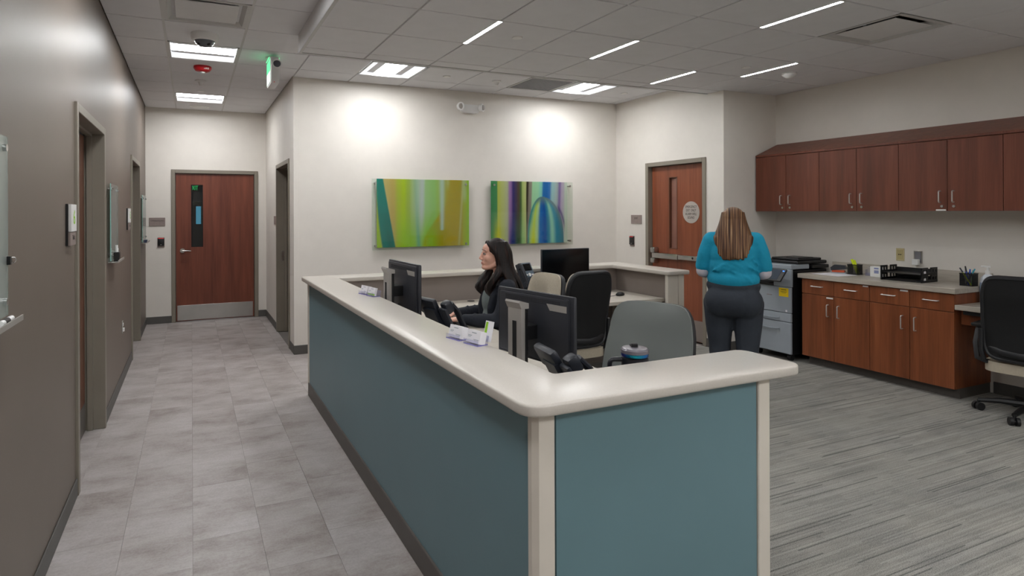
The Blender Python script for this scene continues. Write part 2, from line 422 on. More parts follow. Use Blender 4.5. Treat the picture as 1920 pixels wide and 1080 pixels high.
# ------------------------------------------------------------------ ceilings, tile by tile
ceil = struct(MB().box(XL-.12, XR+.12, YN-.12, YF+.12, ZC+.03, ZC+.1).build('ceiling', mCEIL), 'white suspended tile ceiling of the corridor')
cloud = struct(MB().box(CLX, XR, YN, CLY, ZL+.075, ZL+.09).build('ceiling', mCEIL), 'lowered suspended tile ceiling over the reception')
MB().box(CLX-.006, CLX, YN, CLY+.006, ZL-.004, ZC+.03).box(CLX, XE+.02, CLY, CLY+.006, ZL-.004, ZC+.03).build('fascia', mFASC, cloud)
MB().box(CLX-.006, CLX+.02, YN, CLY+.006, ZL-.006, ZL+.004).box(CLX+.02, XE, CLY-.015, CLY+.006, ZL-.006, ZL+.004).build('edge_trim', mTEE, cloud)
ctile = {}
G = .6096
def ceil_tile(par, x0, x1, y0, y1, z):
    key = (round(x1-x0, 3), round(y1-y0, 3)); g = .007
    if key not in ctile:
        a, c = (x1-x0)/2-g, (y1-y0)/2-g
        o = MB().box(-a, a, -c, c, 0, .018, .003, 1).build('ceiling_tile', mCEIL, par); ctile[key] = o.data
    else:
        o = bpy.data.objects.new('ceiling_tile', ctile[key]); COL.objects.link(o); o.parent = par
    o.location = ((x0+x1)/2, (y0+y1)/2, z)
hx = [XL, -.195, .4146, CLX]; hx2 = [XL, -.195, .4146, XH-.006]; sx = [XH-.006] + [1.634+G*k for k in range(7)] + [XE]
ylines = [5.745+G*k for k in range(-14, 7)]; ylines = [YN] + [y for y in ylines if YN+.05 < y < YF-.05] + [YF]
HALL_TROFF = [(-.195, 5.745), (-.195, 5.745+4*G), (-.195, 5.745-4*G), (-.195, 5.745-8*G), (-.195, 5.745-12*G)]
STRIP_TROFF = [(1.634, 5.745), (1.634+4*G, 5.745)]
skip = [(x, y) for x, y in HALL_TROFF+STRIP_TROFF] + [(-.195, 5.745-2*G), (1.634+3*G, 5.745)]
def skipped(x, y): return any(abs(x-a) < .02 and abs(y-c) < .02 for a, c in skip)
tb = MB()
for y0, y1 in zip(ylines, ylines[1:]):
    cols = hx if y1 < CLY+.02 else hx2
    if abs(y0-6.355) < .02: pass
    for x0, x1 in zip(cols, cols[1:]):
        if not skipped(x0, y0): ceil_tile(ceil, x0, x1, y0, y1, ZC)
    tb.box(XL, cols[-1], y1-.007, y1+.007, ZC+.009, ZC+.02)
for x in (-.195, .4146): tb.box(x-.009, x+.009, YN, YF, ZC+.001, ZC+.02)
for y0, y1 in ((CLY+.006, 5.745), (5.745, 6.355), (6.355, YB)):
    for x0, x1 in zip(sx, sx[1:]):
        if not skipped(x0, y0): ceil_tile(ceil, x0, x1, y0, y1, ZC)
tb.box(XH-.006, XE, 5.738, 5.752, ZC+.009, ZC+.02).box(XH-.006, XE, 6.348, 6.362, ZC+.009, ZC+.02)
for x in sx[:-1]: tb.box(x-.007, x+.007, CLY+.006, YB, ZC+.009, ZC+.02)
tb.build('ceiling_grid', mTEE, ceil)
cxl = [CLX] + [1.387+G*k for k in range(8)] + [XR]; cyl_ = [YN] + [4.34+G*k for k in range(-12, 2)] + [CLY-.012]
cyl_ = [y for y in cyl_ if y >= YN]
CX = lambda k: 1.387+G*k
CY = lambda k: 4.34+G*k
tb = MB()
for y0, y1 in zip(cyl_, cyl_[1:]):
    for x0, x1 in zip(cxl, cxl[1:]):
        if any(abs(x0-a) < .02 and abs(y0-c) < .02 for a, c in ((CX(5), CY(-3)), (CX(1), CY(-9)), (CX(4), CY(-9)))): continue
        ceil_tile(cloud, x0, x1, y0, y1, ZL)
for y in cyl_[1:-1]: tb.box(CLX, XR, y-.007, y+.007, ZL+.009, ZL+.02)
for x in cxl[1:-1]: tb.box(x-.007, x+.007, YN, CLY, ZL+.009, ZL+.02)
tb.build('ceiling_grid', mTEE, cloud)

# ------------------------------------------------------------------ light fixtures
def troffer(x, y, label, group, axis, z=ZC):
    t = thing('ceiling_light', label, 'ceiling light', (x+G/2, y+G/2, z), 0 if axis == 'x' else PI/2, group)
    h = G/2-.009
    fr = MB()
    for a in (-1, 1):
        fr.box(-h, h, a*h-(.018 if a > 0 else 0), a*h+(.018 if a < 0 else 0), 0, .006); fr.box(a*h-(.018 if a > 0 else 0), a*h+(.018 if a < 0 else 0), -h, h, 0, .006)
    fr.build('frame', mTEE, t)
    k = h-.018
    # curved reflector pans, given a weak glow of their own, either side of the raised central lens
    rf = MB()
    for s in (-1, 1):
        rf.prism([(s*k, .002), (s*.168, .040), (s*.168, .055), (s*k, .012)], 'x', -k, k)
    rf.box(-k-.004, -k, -k, k, .002, .06).box(k, k+.004, -k, k, .002, .06).box(-k, k, -k, k, .06, .064)
    rf.build('reflector', mDIFF, t, True)
    P = [(.17*math.cos(math.radians(a)), .05-.028*math.sin(math.radians(a))) for a in range(0, 181, 20)]
    MB().prism(P, 'x', -k, k).build('lens', mLENS, t, True)
    return t
for (x, y), lab in zip(HALL_TROFF, ['square recessed ceiling light behind the dome camera in the corridor', 'square recessed ceiling light at the far end of the corridor',
        'square recessed ceiling light over the near part of the corridor', 'square recessed ceiling light above the corridor beside the camera', 'square recessed ceiling light at the near end of the corridor behind the camera']):
    troffer(x, y, lab, 'square ceiling lights', 'x')
for (x, y), lab in zip(STRIP_TROFF, ['square ceiling light washing the back wall above the green artwork', 'square ceiling light beside the grey return grille near the exit door']):
    troffer(x, y, lab, 'square ceiling lights', 'y')
def slot(kx, ky, label):
    t = thing('slot_light', label, 'ceiling light', (CX(kx), CY(ky)+G/2, ZL), 0, 'slim linear slot lights')
    L = G/2-.006
    MB().box(-.022, -.016, -L, L, -.003, .012).box(.016, .022, -L, L, -.003, .012).box(-.022, .022, -L-.004, -L, -.003, .012).box(-.022, .022, L, L+.004, -.003, .012).build('housing', mTEE, t)
    MB().box(-.016, .016, -L, L, -.002, .006).build('lens', mSLOT, t)
slot(1, -1, 'slim linear slot light nearest the corridor, above the reception')
slot(3, -1, 'slim linear slot light above the middle of the reception')
slot(5, 0, 'slim linear slot light nearest the exit door wall')
slot(4, -3, 'slim linear slot light just left of the office air diffuser')
slot(6, -1, 'slim linear slot light between the air diffuser and the smoke detector')
for i, (kx, ky) in enumerate([(2, -5), (0, -6), (4, -6), (6, -5), (1, -8), (5, -8), (3, -10)]):
    slot(kx, ky, 'slim linear slot light near the camera, ' + ['above the near corner of the counter', 'beside the corridor edge of the lowered ceiling', 'over the carpet right of the counter', 'over the carpet nearest the cabinets', 'just behind the camera on the corridor side', 'just behind the camera on the cabinet side', 'farthest behind the camera'][i])

ADDED_TROFF = [(CX(1), CY(-9)), (CX(4), CY(-9))]  # lamps added out of view to brighten the counter front and near carpet
for (x, y), lab in zip(ADDED_TROFF, ['square ceiling light behind the camera on the corridor side', 'square ceiling light behind the camera over the middle of the room']):
    troffer(x, y, lab, 'square ceiling lights', 'y', ZL)
# ------------------------------------------------------------------ doors
def frame_parts(t, w, h, depth, leafs=True):
    """door frame in a wall frame: opening 0..w, casing 50 mm; local +y goes into the wall"""
    c = .052
    MB().box(-c, 0, -.014, depth, 0, h+c, .003, 1).build('jamb', mFRAME, t)
    MB().box(w, w+c, -.014, depth, 0, h+c, .003, 1).build('jamb', mFRAME, t)
    MB().box(0, w, -.014, depth, h, h+c, .003, 1).build('head', mFRAME, t)
    MB().box(0, .016, depth-.055, depth-.02, 0, h).box(w-.016, w, depth-.055, depth-.02, 0, h).box(.016, w-.016, depth-.055, depth-.02, h-.016, h).build('stop', mFRAME, t)
def door(n, loc, rz, label):
    o = bpy.data.objects.new('door_%d' % n, None); COL.objects.link(o); o.location = loc; o.rotation_euler = (0, 0, rz); return struct(o, label)
# left wall doors (facing east: local x = +y)
for n, (y0, y1) in ((1, (3.925, 5.01)), (2, (7.25, 8.27))):
    d = door(n, (XL, y0, 0), E_, ['brown veneer door of room six, deep taupe frame', 'second taupe framed door along the brown corridor wall'][n-1])
    wd = y1-y0; frame_parts(d, wd, DZ, .12)
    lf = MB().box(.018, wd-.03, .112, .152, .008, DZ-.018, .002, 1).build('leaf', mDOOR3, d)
    MB().box(.03, wd-.04, .109, .112, .012, .21).build('kick_plate', mTOE, lf)
    MB().cone((.08, .112, 1.0), (.08, .09, 1.0), .026).cone((.08, .08, 1.0), (.2, .08, 1.0), .009).cone((.08, .092, 1.0), (.08, .078, 1.0), .012).build('lever', mSTEEL, lf)
    struct(MB().box(XL-.20, XL-.165, y0-.1, y1+.1, 0, 2.4).build('wall_room', mDIM))
# far door
d = door(3, (-.212, YF, 0), S_, 'cherry veneer door with narrow window and steel kick plate at the corridor end')
wd = 1.074; frame_parts(d, wd, DZ, .12)
fw0, fw1, fz0, fz1 = .207, .366, 1.068, 1.968
lb = MB(); y0_, y1_ = .02, .064
for q in ((.008, fw0, .01, DZ-.006), (fw1, wd-.008, .01, DZ-.006), (fw0, fw1, .01, fz0), (fw0, fw1, fz1, DZ-.006)): lb.box(q[0], q[1], y0_, y1_, q[2], q[3])
bmesh.ops.remove_doubles(lb.bm, verts=lb.bm.verts[:], dist=1e-5)
lf = lb.build('leaf', mDOOR, d)
MB().box(fw0, fw1, .038, .044, fz0, fz1).build('window_glass', mDWIN, lf)
g = .012
MB().box(fw0-.002, fw0+g, .022, .06, fz0, fz1).box(fw1-g, fw1+.002, .022, .06, fz0, fz1).box(fw0, fw1, .022, .06, fz1-g, fz1).box(fw0, fw1, .022, .06, fz0, fz0+g).build('glazing_bead', mDARK, lf)
MB().box(.022, wd-.024, .016, .02, .02, .235, .001, 1).build('kick_plate', mSTEEL, lf)
MB().cone((.09, .02, 1.02), (.09, .006, 1.02), .034, .03, 24).cone((.09, .008, 1.02), (.09, -.045, 1.02), .012).chain([((.09, -.045, 1.02), .011), ((.15, -.047, 1.02), .009), ((.2, -.04, 1.016), .007)]).build('lever', mSTEEL, lf, True)
# dim room seen through that window
struct(MB().box(-2, 2.2, 20, 20.1, 0, 3).box(-2, -1.9, 9.55, 20, 0, 3).box(2.1, 2.2, 9.55, 20, 0, 3).box(-2, 2.2, 9.55, 20.1, 2.7, 2.8).build('wall_beyond', mDIM))
struct(MB().box(-2, 2.2, 9.56, 20, -.1, 0).build('floor', mSUB), 'floor of the dim room behind the corridor door')
troffer(.3, 16, 'square ceiling light of the dim room behind the corridor door', 'square ceiling lights', 'x', 2.60)  # lamp added out of sight to lift the dark behind the door glass
ex = thing('exit_sign', 'green exit sign seen through the far door window', 'exit sign', (.055, 15.0, 2.13))
MB().box(-.12, .12, -.02, .02, -.075, .075, .006).build('housing', mSIGN, ex); MB().box(-.02, .02, -.01, .01, .075, .57).build('stem', mSIGN, ex)
text('EXIT', .14, mGRNS, ex, (0, -.022, 0), sx=.6)
d4 = thing('lit_door', 'dark door with a bright blue window in the room beyond', 'door', (.2, 19.94, 0))
MB().box(-.75, .75, -.05, .04, 0, 1.9, .004, 1).build('leaf', mDARK, d4); MB().box(-.075, .065, -.056, -.052, 1.22, 1.76).build('pane', mBLUE, d4); MB().box(-.7, .7, -.056, -.052, .03, .5).build('kick_plate', mSTEEL, d4)
# door in the corridor's right wall (facing west: local x = -y)
d = door(4, (XH, 8.13, 0), W_, 'taupe framed doorway at the right side of the corridor')
frame_parts(d, 1.03, DZ, .14)
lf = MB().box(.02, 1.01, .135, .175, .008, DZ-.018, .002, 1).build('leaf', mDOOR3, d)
MB().box(.0005, .0035, .055, .085, .93, 1.06).box(.0005, .005, .064, .076, .97, 1.02).build('strike_plate', mSTEEL, d)
struct(MB().box(XH+.2, XH+.24, 6.95, 8.3, 0, 2.4).build('wall_room', mDIM))
# exit door
d = door(5, (XE, 6.095, 0), W_, 'reddish veneer emergency exit door with push bar and narrow window')
wd = .895; frame_parts(d, wd, DZ, .14)
fw0, fw1, fz0, fz1 = .30, .44, 1.09, 1.985
lb = MB(); y0_, y1_ = .055, .1
for q in ((.006, fw0, .01, DZ-.006), (fw1, wd-.006, .01, DZ-.006), (fw0, fw1, .01, fz0), (fw0, fw1, fz1, DZ-.006)): lb.box(q[0], q[1], y0_, y1_, q[2], q[3])
bmesh.ops.remove_doubles(lb.bm, verts=lb.bm.verts[:], dist=1e-5)
lf = lb.build('leaf', mDOOR2, d)
MB().box(fw0, fw1, .085, .09, fz0, fz1).build('window_glass', mWINB, lf)
g = .010
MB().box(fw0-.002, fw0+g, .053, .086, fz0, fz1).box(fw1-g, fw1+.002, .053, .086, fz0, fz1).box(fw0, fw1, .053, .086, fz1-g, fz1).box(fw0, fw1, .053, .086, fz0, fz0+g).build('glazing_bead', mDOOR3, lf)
MB().box(.02, wd-.02, .051, .055, .015, .26, .001, 1).build('kick_plate', mPANEL, lf)
pb = MB().box(.06, .5, -.012, .04, .965, 1.03, .006).box(.5, .86, -.004, .04, .97, 1.025, .006).build('push_bar', mSTEEL, lf, True)
MB().box(.05, .12, -.03, .055, .90, .965, .015).box(.05, .12, -.03, .055, 1.03, 1.10, .015).build('latch_case', mSTEEL, pb, True)
MB().cone((.74, -.006, 1.0), (.74, -.004, 1.0), .014).build('lock_cylinder', mDARK, pb)
sg = MB().cone((.665, .0545, 1.545), (.665, .051, 1.545), .131, n=48).build('round_sign', mSIGN, lf)
sg['label'] = 'round grey alarm notice'
sg.data.materials[0] = M('round_sign_grey', 'b3aaa2', .5)
for i, line in enumerate(('EMERGENCY', 'EXIT ONLY', 'ALARM WILL', 'SOUND')): text(line, .043, mINK, sg, (.665, .0505, 1.61-i*.043), sx=.72, ext=.0004)
struct(MB().box(XE+.18, XE+.22, 5.0, 6.3, 0, 2.4).build('wall_room', mDIM))

# ------------------------------------------------------------------ reception counter (fixed joinery: one thing)
CT, CTH = 1.007, .036
ctr = thing('reception_counter', 'long teal fronted reception counter with ivory worktop and trim', 'counter', (0, 0, 0))
def offset_poly(pts, radii, seg=6):
    out = []; n = len(pts)
    for i in range(n):
        p = Vector(pts[i]); a = (Vector(pts[i-1])-p).normalized(); c = (Vector(pts[(i+1) % n])-p).normalized(); r = radii[i]
        if not r: out.append(tuple(p)); continue
        A = p+a*r; C = p+c*r
        for k in range(seg+1):
            t = k/seg; q = A*(1-t)**2 + p*2*t*(1-t) + C*t*t; out.append(tuple(q))
    return out
top = offset_poly([(.865, 1.465), (2.02, 1.47), (2.02, 1.745), (1.135, 1.745), (1.135, 5.03), (3.99, 5.03), (3.99, 4.235), (4.27, 4.235), (4.27, 5.30), (.865, 5.28)],
                  [.075, .06, .06, .012, .012, .012, .05, .05, .03, .03])
b = MB().prism(top, 'z', CT-CTH, CT)
hz = [e for e in b.bm.edges if abs(e.verts[0].co.z-e.verts[1].co.z) < 1e-6]
bmesh.ops.bevel(b.bm, geom=hz, offset=.008, segments=3, affect='EDGES', profile=.5)
b.build('worktop', mCTOP, ctr, True)
zt = CT-CTH
tk = .13
# carcass walls (inner faces taupe)
MB().box(.922, .922+tk, 1.52, 5.2, .0, zt).build('knee_wall', mPANEL, ctr)
MB().box(.922+tk, 1.86, 1.52, 1.65, .0, zt).build('knee_wall', mPANEL, ctr)
MB().box(.922+tk, 4.2, 5.08, 5.2, .0, zt).build('knee_wall', mPANEL, ctr)
MB().box(4.08, 4.2, 4.29, 5.08, .0, zt).build('knee_wall', mPANEL, ctr)
# teal panels
MB().box(.914, .922, 1.525, 5.165, .11, zt).build('front_panel', mTEAL, ctr)
MB().box(.985, 1.815, 1.504, 1.52, .11, zt).build('front_panel', mTEAL, ctr)
# plinths
MB().box(.905, .922, 1.525, 5.19, 0, .112, .003, 1).build('plinth', mTOE, ctr)
MB().box(.985, 1.81, 1.5, 1.52, 0, .112, .003, 1).build('plinth', mTOE, ctr)
# ivory posts
MB().prism([(.907, 1.535), (.907, 1.515), (.922, 1.498), (.975, 1.498), (.975, 1.535)], 'z', 0, zt).build('corner_post', mPOST, ctr)
MB().box(1.818, 1.875, 1.497, 1.655, 0, zt, .003, 1).build('end_post', mPOST, ctr)
MB().box(.908, .93, 5.168, 5.215, 0, zt, .003, 1).build('end_post', mPOST, ctr)
MB().box(4.01, 4.135, 4.262, 4.30, 0, zt, .003, 1).build('end_post', mPOST, ctr)
MB().box(4.14, 4.21, 4.265, 4.31, 0, zt, .003, 1).build('end_post', mPOST, ctr)
# desks inside
DT = .74
dsk = thing('reception_desk', 'pale woodgrain work desk wrapping inside the reception counter', 'desk', (0, 0, 0))
dp = offset_poly([(1.053, 1.651), (1.94, 1.651), (1.94, 4.375), (4.075, 4.375), (4.075, 5.078), (1.053, 5.078)], [0, .02, .02, .0, 0, 0])
MB().prism(dp, 'z', DT-.03, DT).build('desktop', mDESK, dsk)
MB().box(2.9, 2.93, 4.45, 5.07, 0, DT-.03).build('support_panel', mPANEL, dsk)
MB().box(1.06, 1.8, 1.66, 1.69, 0, DT-.03).build('support_panel', mPANEL, dsk)
MB().box(4.02, 4.07, 4.4, 5.07, 0, DT-.03).build('support_panel', mPOST, dsk)
MB().cone((2.35, 4.99, DT-.001), (2.35, 4.99, DT+.004), .035, .033, 24).build('grommet', mBLACK, dsk)

# ------------------------------------------------------------------ left wall: marker boards, signs
def marker_board(y0, y1, z0, z1, label, deep=.02):
    t = thing('marker_board', label, 'marker board', (XL, y0, z0), E_, 'glass marker boards on the brown wall')
    wd, h = y1-y0, z1-z0
    MB().box(0, wd, -deep-.007, -deep, 0, h).build('glass_pane', mBOARD, t)
    MB().box(-.0012, 0, -deep-.007, -deep, 0, h).build('polished_edge', mEDGE, t); MB().box(wd, wd+.0012, -deep-.007, -deep, 0, h).build('polished_edge', mEDGE, t)
    for x in (.05, wd-.05):
        for z in (.05, h-.04):
            MB().cone((x, -.0005, z), (x, -deep-.001, z), .009, n=16).cone((x, -deep-.006, z), (x, -deep-.018, z), .012, n=16).build('standoff', mCHROME, t, True)
    MB().box(.02, wd-.02, -deep-.05, -.001, -.016, -.012, .001, 1).box(.02, wd-.02, -deep-.054, -deep-.05, -.016, .002).box(.02, wd-.02, -.004, -.001, -.012, .02).build('tray', mSILV, t)
    return t
marker_board(1.55, 2.435, 1.223, 1.817, 'large glass marker board nearest the camera, cut by the frame')
marker_board(5.25, 5.72, 1.195, 1.789, 'glass marker board between the two brown corridor doors')
marker_board(8.48, 9.08, 1.195, 1.789, 'glass marker board beside the far corner of the corridor')
mk = tag(MB().cone((0, -.06, 0), (0, .05, 0), .009).cone((0, .05, 0), (0, .07, 0), .008).build('marker_pen', mWHITE, None, True, (XL+.05, 2.31, 1.2205)), 'white marker pen in the tray of the nearest marker board', 'marker')
MB().cone((0, -.03, 0), (0, .02, 0), .0093).build('label_band', mINK, mk)
def clip_(y, z, lab):
    t = thing('binder_clip', lab, 'clip', (XL+.0235, y, z), E_)
    MB().prism([(-.011, -.014), (.009, -.014), (.005, .014), (-.007, .014)], 'z', -.014, .014).build('jaw', mBLACK, t)
    MB().tube([(.0, -.012, -.01), (.022, -.02, -.008), (.03, -.02, 0), (.022, -.02, .008), (.0, -.012, .01)], .0016, 6).build('wire_handle', mCHROME, t)
clip_(2.43, 1.405, 'black clip on the edge of the nearest marker board')
er = thing('marker_holder', 'black box with marker caps on the middle marker board tray', 'holder', (XL+.05, 5.40, 1.181), E_)
MB().box(-.04, .04, -.02, .018, .002, .075, .003).build('box', mBLACK, er)
MB().cone((-.02, 0, .075), (-.02, 0, .13), .009).cone((.02, 0, .075), (.02, 0, .105), .009).build('bottle', mWHITE, er)
er = thing('marker_holder', 'small dark eraser on the far marker board tray', 'eraser', (XL+.05, 8.62, 1.181), E_)
MB().box(-.05, .05, -.02, .018, .002, .04, .004).build('body', M('eraser_blue', '2b3550', .6), er)
def room_sign(y0, wd, num, label, word):
    t = thing('room_sign', label, 'sign', (XL, y0, 1.395), E_, 'room number signs')
    MB().box(0, wd, -.012, 0, 0, .215, .001, 1).build('backing', mBLACK, t)
    MB().box(.004, wd, -.026, -.012, .072, .213, .001, 1).build('number_plate', mWHITE, t)
    MB().box(.0, wd, -.022, -.012, 0, .069, .001, 1).build('name_plate', mSIGN, t)
    text(num, .105, mGREENP, t, (wd*.55, -.0268, .142), 'number', sx=1.1); text(word, .034, mINK, t, (wd*.55, -.0228, .04), 'lettering')
room_sign(3.60, .155, '6', 'white room sign with a green number six beside the first door', 'Talk')
room_sign(6.74, .155, '5', 'white room sign beside the second corridor door', 'Talk')
t = thing('wall_outlet', 'white duplex outlet low on the brown corridor wall', 'outlet', (XL, 6.29, .455), E_)
MB().box(-.035, .035, -.006, 0, 0, .115, .002, 1).build('cover_plate', mSILV, t); MB().box(-.017, .017, -.02, -.006, .018, .05, .003).box(-.017, .017, -.012, -.006, .065, .097, .003).build('receptacle', mWHITE, t)
# far wall sign + reader
def name_sign(loc, rz, w_, h_, word, label, size):
    t = thing('name_sign', label, 'sign', loc, rz, 'taupe name signs'); MB().box(0, w_, -.01, 0, 0, h_, .002, 1).build('plate', mSIGN, t); word and text(word, size, mINK, t, (w_/2, -.0106, h_*.62)); return t
name_sign((-.545, YF, 1.378), S_, .205, .118, 'OPERATIONS', 'taupe OPERATIONS sign left of the far corridor door', .028)
name_sign((XE, 6.43, 1.395), W_, .205, .115, 'EXIT', 'taupe EXIT sign left of the emergency exit door', .034)
name_sign((XH, 8.42, 1.40), W_, .205, .115, '', 'taupe sign seen edge-on by the right corridor door', .034)
def reader(loc, rz, label):
    t = thing('card_reader', label, 'card reader', loc, rz, 'black card readers')
    MB().box(-.042, .042, -.024, 0, 0, .115, .006).build('body', mBLACK, t, True); MB().box(-.036, .036, -.0255, -.022, .103, .111).build('status_light', mLED, t); MB().box(-.01, .01, -.0248, -.0235, .014, .02).build('badge', mSILV, t)
    MB().box(-.045, .045, -.008, 0, -.022, .118, .002, 1).build('back_plate', mSIGN, t)
reader((-.395, YF, 1.097), S_, 'black card reader beneath the OPERATIONS sign')
reader((XE, 6.41, 1.112), W_, 'black card reader beneath the EXIT name sign')

# ------------------------------------------------------------------ ceiling devices
t = thing('dome_camera', 'white dome security camera on the corridor ceiling', 'security camera', (.106, 5.42, ZC))
MB().lathe([(.108, 0), (.108, -.03), (.1, -.055), (.086, -.06), (.08, -.055)]).build('housing', mWHITE, t, True)
MB().ell((0, 0, -.055), (.078, .078, .05), 24).build('dome', M('smoked_dome', '5a6068', .1), t, True)
for a in range(4): MB().ell((.05*math.cos(a*PI/2+.6), .05*math.sin(a*PI/2+.6), -.085), (.017, .017, .014), 12).build('lens', mDARK, t, True)
t = thing('fire_strobe', 'red round fire alarm strobe on the corridor ceiling', 'alarm', (.109, 6.62, ZC))
MB().lathe([(.085, 0), (.087, -.02), (.07, -.045), (.045, -.055)]).build('body', mRED, t, True); MB().ell((0, 0, -.055), (.025, .025, .016)).build('lens', mWHITE, t, True)
text('FIRE', .026, mWHITE, t, (.035, -.078, -.033), ext=.001)
t = thing('smoke_detector', 'small white smoke detector between the two corridor lights', 'detector', (.1, 7.32, ZC))
MB().lathe([(.06, 0), (.06, -.012), (.03, -.02), (.012, -.06)]).build('body', mFASC, t, True)
t = thing('ceiling_speaker', 'round white ceiling speaker at the far corridor end', 'speaker', (.108, 9.12, ZC))
MB().lathe([(.13, 0), (.13, -.008), (.11, -.012)]).build('rim', mWHITE, t, True); MB().lathe([(.1, -.011), (.1, -.016), (.02, -.018)]).build('cover', mWHITE, t, True)
def sprinkler(x, y, z, label):
    o = tag(MB().lathe([(.042, 0), (.042, -.004), (.038, -.008)]).build('sprinkler_cover', mWHITE, None, True, (x, y, z)), label, 'sprinkler', 'flat sprinkler covers')
sprinkler(.105, 7.95, ZC, 'flat white sprinkler cover before the far corridor light')
sprinkler(2.57, 6.06, ZC, 'flat white sprinkler cover beside the light above the green artwork')
sprinkler(5.0, 6.06, ZC, 'flat white sprinkler cover nearest the exit door')
sprinkler(2.30, 4.03, ZL, 'flat white sprinkler cover beside the slot light nearest the corridor')
sprinkler(4.75, 4.03, ZL, 'flat white sprinkler cover before the ceiling smoke detector of the office')
t = thing('smoke_detector', 'small cone detector between back wall lights', 'detector', (3.187, 6.06, ZC))
MB().lathe([(.05, 0), (.05, -.01), (.03, -.018), (.014, -.05)]).build('body', mWHITE, t, True)
t = thing('smoke_detector', 'white dome detector on the office ceiling near the cabinets', 'detector', (5.33, 4.03, ZL))
MB().lathe([(.065, 0), (.065, -.02), (.05, -.035), (.03, -.05), (.01, -.055)]).build('body', mWHITE, t, True)
def diffuser(x, y, z, label):
    t = thing('air_diffuser', label, 'air vent', (x+G/2, y+G/2, z), 0, 'square plaque air diffusers'); h = G/2-.008
    fr = MB()
    for a in range(4):
        m = RZ(a*PI/2)
        q = MB(); q.prism([(-h, 0), (-h+.03, .001), (-h+.075, .05), (-h+.07, .055), (-h, .006)], 'y', -h, h); q.xf(m); tmp = bpy.data.meshes.new('q'); q.bm.to_mesh(tmp); q.bm.free(); fr.bm.from_mesh(tmp); bpy.data.meshes.remove(tmp)
    fr.build('frame', mTEE, t); MB().box(-h, h, -h, h, .07, .075).build('plenum', mDARK, t)
    MB().box(-.215, .215, -.215, .215, .004, .010, .003, 1).build('plaque', mFASC, t)
    for s in (-1, 1): MB().box(s*.2-.012, s*.2+.012, -.012, .012, .01, .07).build('hanger', mCHROME, t)
diffuser(-.195, 5.745-2*G, ZC, 'square plaque air diffuser before the dome camera')
diffuser(CX(5), CY(-3), ZL, 'square plaque air diffuser over the office beside a slot light')
t = thing('return_grille', 'grey perforated return air grille between back wall lights', 'air vent', (1.634+3*G+G/2, 5.745+G/2, ZC)); h = G/2-.008
fr = MB()
for s in (-1, 1): fr.box(-h, h, min(s*h, s*(h-.022)), max(s*h, s*(h-.022)), 0, .008).box(min(s*h, s*(h-.022)), max(s*h, s*(h-.022)), -h, h, 0, .008)
fr.build('frame', mTEE, t); MB().box(-h, h, -h, h, .03, .034).build('plenum', mDARK, t)
gr = MB()
for k in range(22): gr.box(-h+.02, h-.02, -h+.03+k*(2*h-.06)/21-.006, -h+.03+k*(2*h-.06)/21+.006, .004, .007)
for k in range(22): gr.box(-h+.03+k*(2*h-.06)/21-.006, -h+.03+k*(2*h-.06)/21+.006, -h+.02, h-.02, .005, .008)
gr.build('grate', M('grille_grey', '77777a', .5), t)['kind'] = 'stuff'
t = thing('exit_sign', 'hanging exit sign with emergency lamp head, seen edge-on', 'exit sign', (.715, 5.98, ZC))
MB().lathe([(.06, 0), (.06, -.02), (.04, -.025)]).build('canopy', mFASC, t, True)
MB().box(-.03, .045, -.15, .15, -.27, -.025, .008).build('housing', mFASC, t, True)
MB().box(-.0345, -.03, -.14, .14, -.26, -.035).build('face_plate', M('lit_face', 'dff0e6', .3), t)
MB().box(-.036, -.0345, -.13, .13, -.15, -.045).build('face_glow', mGRN, t)
MB().box(-.044, -.0365, -.12, .12, -.03, -.026).box(.047, .054, -.12, .12, -.03, -.026).build('up_light', mGRN, t)
MB().lathe([(.015, .02), (.03, .01), (.04, -.02), (.04, -.025)]).xf(Matrix.Translation((.02, -.17, -.09)) @ Matrix.Rotation(math.radians(-75), 4, 'X')).build('lamp_head', mWHITE, t, True)
MB().ell((.02, -.195, -.098), (.034, .012, .034)).build('lamp_lens', M('lamp_reflector_dark', '50525a', .15, .6), t, True)
MB().ell((0, -.1515, -.262), .004, 8).build('led', mLED, t)
# emergency light on the back wall
t = thing('emergency_light', 'white twin head emergency light on the back wall', 'emergency light', (3.15, YB, 2.835), S_)
MB().rbox(-.12, .12, -.055, .045, -.07, 0, .04).build('body', mWHITE, t, True)
for s in (-1, 1):
    MB().lathe([(.02, -.03), (.042, -.02), (.05, .025), (.044, .03)], n=24).xf(Matrix.Translation((s*.135, -.075, .012)) @ Matrix.Rotation(math.radians(90), 4, 'X') @ Matrix.Rotation(s*math.radians(35), 4, 'Y')).build('lamp_head', mWHITE, t, True)
    MB().ell((s*.145-.0*s, -.105, .012), (.034, .012, .034), 16).build('lamp_lens', mSILV, t, True)

